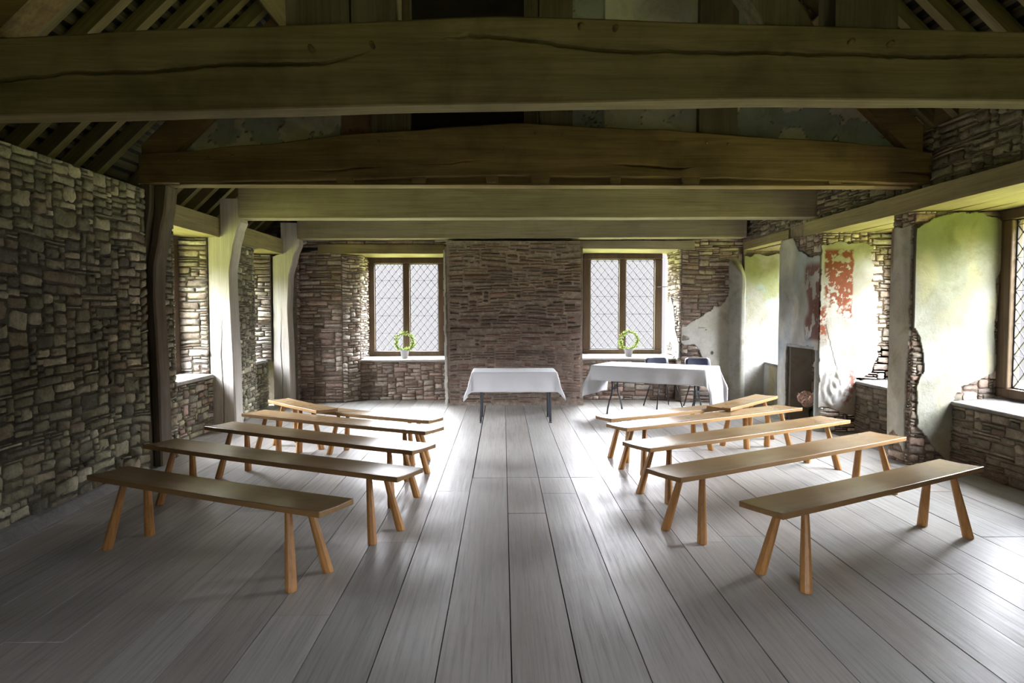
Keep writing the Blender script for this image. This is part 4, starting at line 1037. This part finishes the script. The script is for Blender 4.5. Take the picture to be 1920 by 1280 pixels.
# big table
tb = empty('folding_table', (2.16, 9.66, 0), math.radians(-30.5)); tag(tb, 'large folding table with wishbone metal legs under a long white cloth, chairs behind it', 'table')
mb = MB(); mb.box(-.80, .80, -.38, .38, .67, .697, 0); mb.build('tabletop', M['tabletop'], tb, .006)
for sx_ in (-1, 1):
    mb = MB(); X_ = sx_ * .60
    for s_ in (-1, 1):
        mb.tube([(X_, s_ * .10, .67), (X_, s_ * .10, .36), (X_, s_ * .12, .28), (X_, s_ * .22, .17), (X_, s_ * .28, .07), (X_, s_ * .30, .0)], .0125, 8)
    for z_ in (.60, .48, .36): mb.tube([(X_, -.10, z_), (X_, .10, z_)], .010, 8)
    mb.tube([(X_, -.10, .36), (X_, 0, .32), (X_, .10, .36)], .010, 8); mb.tube([(X_, 0, .6), (X_ - sx_ * .35, 0, .668)], .008, 6)
    mb.build('leg', M['steel'], tb)
c = cloth(1.62, .78, .70, .215, .21, .44, .60, 5); c.location = (2.16, 9.66, 0); c.rotation_euler = (0, 0, math.radians(-30.5))
tag(c, 'long white cloth on the large table, its right end reaching near the floor', 'tablecloth')

# ------------------------------------------------------------------ chairs
def chair(x, y, rz, label):
    r = empty('stacking_chair', (x, y, 0), rz); tag(r, label, 'chair', 'chairs behind the large table')
    # local: faces -y (towards the camera)
    def shell(name, pts, n=14, w=.2, curve=.02):
        mb = MB(); vs = []; fs = []; m = len(pts)
        for i in range(n + 1):
            t = -1 + 2 * i / n
            for (yy, zz, ww) in pts: vs.append((t * ww, yy + curve * (1 - t * t), zz))
        for i in range(n):
            for k in range(m - 1): a = i * m + k; fs.append((a, a + 1, a + m + 1, a + m))
        mb.add(vs, fs, 0, None, True); o = mb.build(name, M['navy'], r); s = o.modifiers.new('thick', 'SOLIDIFY'); s.thickness = .022; s.offset = 0; return o
    shell('backrest', [(.19, .50, .165), (.20, .56, .175), (.215, .64, .18), (.225, .70, .18), (.228, .725, .172), (.229, .735, .15)])
    shell('seat', [(-.20, .405, .16), (-.19, .425, .18), (0, .415, .19), (.15, .41, .185), (.19, .43, .17)], curve=.0)
    mb = MB()
    mb.tube([(-.19, .15, .40), (-.192, .20, .5), (-.195, .225, .66), (-.185, .235, .725), (-.14, .24, .745), (.14, .24, .745), (.185, .235, .725), (.195, .225, .66), (.192, .20, .5), (.19, .15, .40)], .010, 8)
    mb.build('back_frame', M['chrome'], r)
    for sx_ in (-1, 1):
        for sy_, a in ((-1, .14), (1, .13)):
            mb = MB(); mb.tube([(sx_ * .13, sy_ * a, .405), (sx_ * .215, sy_ * .225, .0)], .010, 8); mb.build('leg', M['black'], r)
    mb = MB(); mb.tube([(-.16, -.14, .40), (.16, -.14, .40)], .009, 6); mb.tube([(-.16, .13, .40), (.16, .13, .40)], .009, 6)
    mb.tube([(-.16, -.14, .40), (-.16, .13, .40)], .009, 6); mb.tube([(.16, -.14, .40), (.16, .13, .40)], .009, 6); mb.build('seat_frame', M['black'], r)
chair(2.46, 10.42, math.radians(14), 'navy padded metal-framed chair behind the large table, the left of two')
chair(3.04, 10.32, math.radians(4), 'navy padded metal-framed chair behind the large table, the right of two')

# ------------------------------------------------------------------ wreath plants on the sills
def leaf(mb, p, d, up, L, W, col):
    p = Vector(p); d = Vector(d).normalized(); s = d.cross(Vector(up)); s = s.normalized() if s.length > 1e-3 else Vector((1, 0, 0)); n = s.cross(d)
    pts = [p, p + d * L * .3 + s * W * .45 + n * .004, p + d * L * .7 + s * W * .38, p + d * L, p + d * L * .7 - s * W * .38, p + d * L * .3 - s * W * .45 + n * .004, p + d * L * .5 - n * L * .06]
    mb.add(pts, [(0, 1, 6), (1, 2, 6), (2, 3, 6), (3, 4, 6), (4, 5, 6), (5, 0, 6)], 0, col, True)
def wreath(x, y, z, r, sd, dens, label):
    root = empty('potted_wreath', (x, y, z)); tag(root, label, 'potted plant', 'wreath plants on the far window sills'); R = random.Random(sd)
    mb = MB(); mb.lathe([(0, 0), (.052, 0), (.056, .01), (.072, .115), (.078, .118), (.078, .135), (.068, .135), (.066, .11), (0, .108)], 28); mb.build('pot', M['pot'], root)
    mb = MB(); mb.lathe([(0, .118), (.066, .112)], 20); mb.build('soil', M['soil'], root)
    mb = MB(); cz = .125 + r; pts = [(r * math.cos(a), .006 * math.sin(3 * a), cz + r * math.sin(a)) for a in [2 * PI * k / 40 for k in range(40)]]
    mb.tube(pts, .006, 6, 0, (.16, .12, .05), True); mb.build('stem', M['leaf'], root)
    mb = MB()
    for k in range(dens):
        a = R.uniform(0, 2 * PI); t = .5 + .5 * math.cos(a - PI * 1.5)
        if R.random() > .45 + .55 * t: continue
        rr = r + R.uniform(-.028, .028); p = Vector((rr * math.cos(a), R.uniform(-.03, .03), cz + rr * math.sin(a)))
        d = Vector((R.uniform(-1, 1), R.uniform(-1, 1), R.uniform(-.6, 1)))
        g = R.random(); col = lerp3((.08, .14, .02), (.30, .36, .08), g)
        leaf(mb, p, d, (R.uniform(-1, 1), R.uniform(-1, 1), R.uniform(-1, 1)), R.uniform(.03, .05), R.uniform(.018, .03), col)
    mb.build('foliage', M['leaf'], root)['kind'] = 'stuff'
wreath(-1.655, 11.50, .684, .145, 5, 420, 'green leafy ring in a white pot on the sill of the left far window')
wreath(2.125, 11.50, .705, .145, 9, 420, 'green leafy ring in a white pot on the sill of the right far window')

# ------------------------------------------------------------------ hydrangeas in a glass vase by the recess
hv = empty('flower_vase', (4.00, 8.70, 0)); tag(hv, 'glass vase of faded pink hydrangea heads on the floor in the dark recess', 'vase of flowers')
mb = MB(); mb.lathe([(0, .004), (.05, .004), (.056, .02), (.05, .10), (.062, .21), (.066, .23), (.062, .23), (.046, .10), (.05, .022), (0, .016)], 28); mb.build('vase', M['vase'], hv)
R = random.Random(3); heads = [(-.03, .16, .345, .10), (.02, -.05, .34, .095), (.05, .05, .375, .06), (-.07, .02, .29, .06)]
for i, (hx, hy, hz, hr) in enumerate(heads):
    mb = MB()
    for k in range(230):
        u = R.uniform(-1, 1); a = R.uniform(0, 2 * PI); s_ = math.sqrt(1 - u * u); n_ = Vector((s_ * math.cos(a), s_ * math.sin(a), u * .85)); p = Vector((hx, hy, hz)) + n_ * hr * R.uniform(.86, 1.03)
        t = n_.cross(Vector((0, 0, 1))); t = t.normalized() if t.length > .01 else Vector((1, 0, 0)); b_ = n_.cross(t); q = R.random(); col = lerp3((.72, .46, .36), (.80, .68, .55), q); col = lerp3(col, (.50, .22, .18), .5 if R.random() < .12 else 0)
        for m_ in range(4):
            an = m_ * PI / 2 + q * 3; dd = t * math.cos(an) + b_ * math.sin(an) + n_ * .25; leaf(mb, p, dd, n_, .017, .016, col)
    mb.build('flower_head', M['petal'], hv)
    mb = MB(); mb.tube([(0.01 * i, 0, .03), (hx * .3, hy * .3, .2), (hx, hy, hz)], .004, 6, 0, (.13, .20, .05)); mb.build('stem', M['leaf'], hv)
mb = MB()
for k in range(12):
    a = k * 1.7; leaf(mb, (0.03 * math.cos(a), .03 * math.sin(a), .20 + .006 * k), (math.cos(a), math.sin(a), .2), Z, .10, .055, (.06, .11, .03))
mb.build('leaves', M['leaf'], hv)
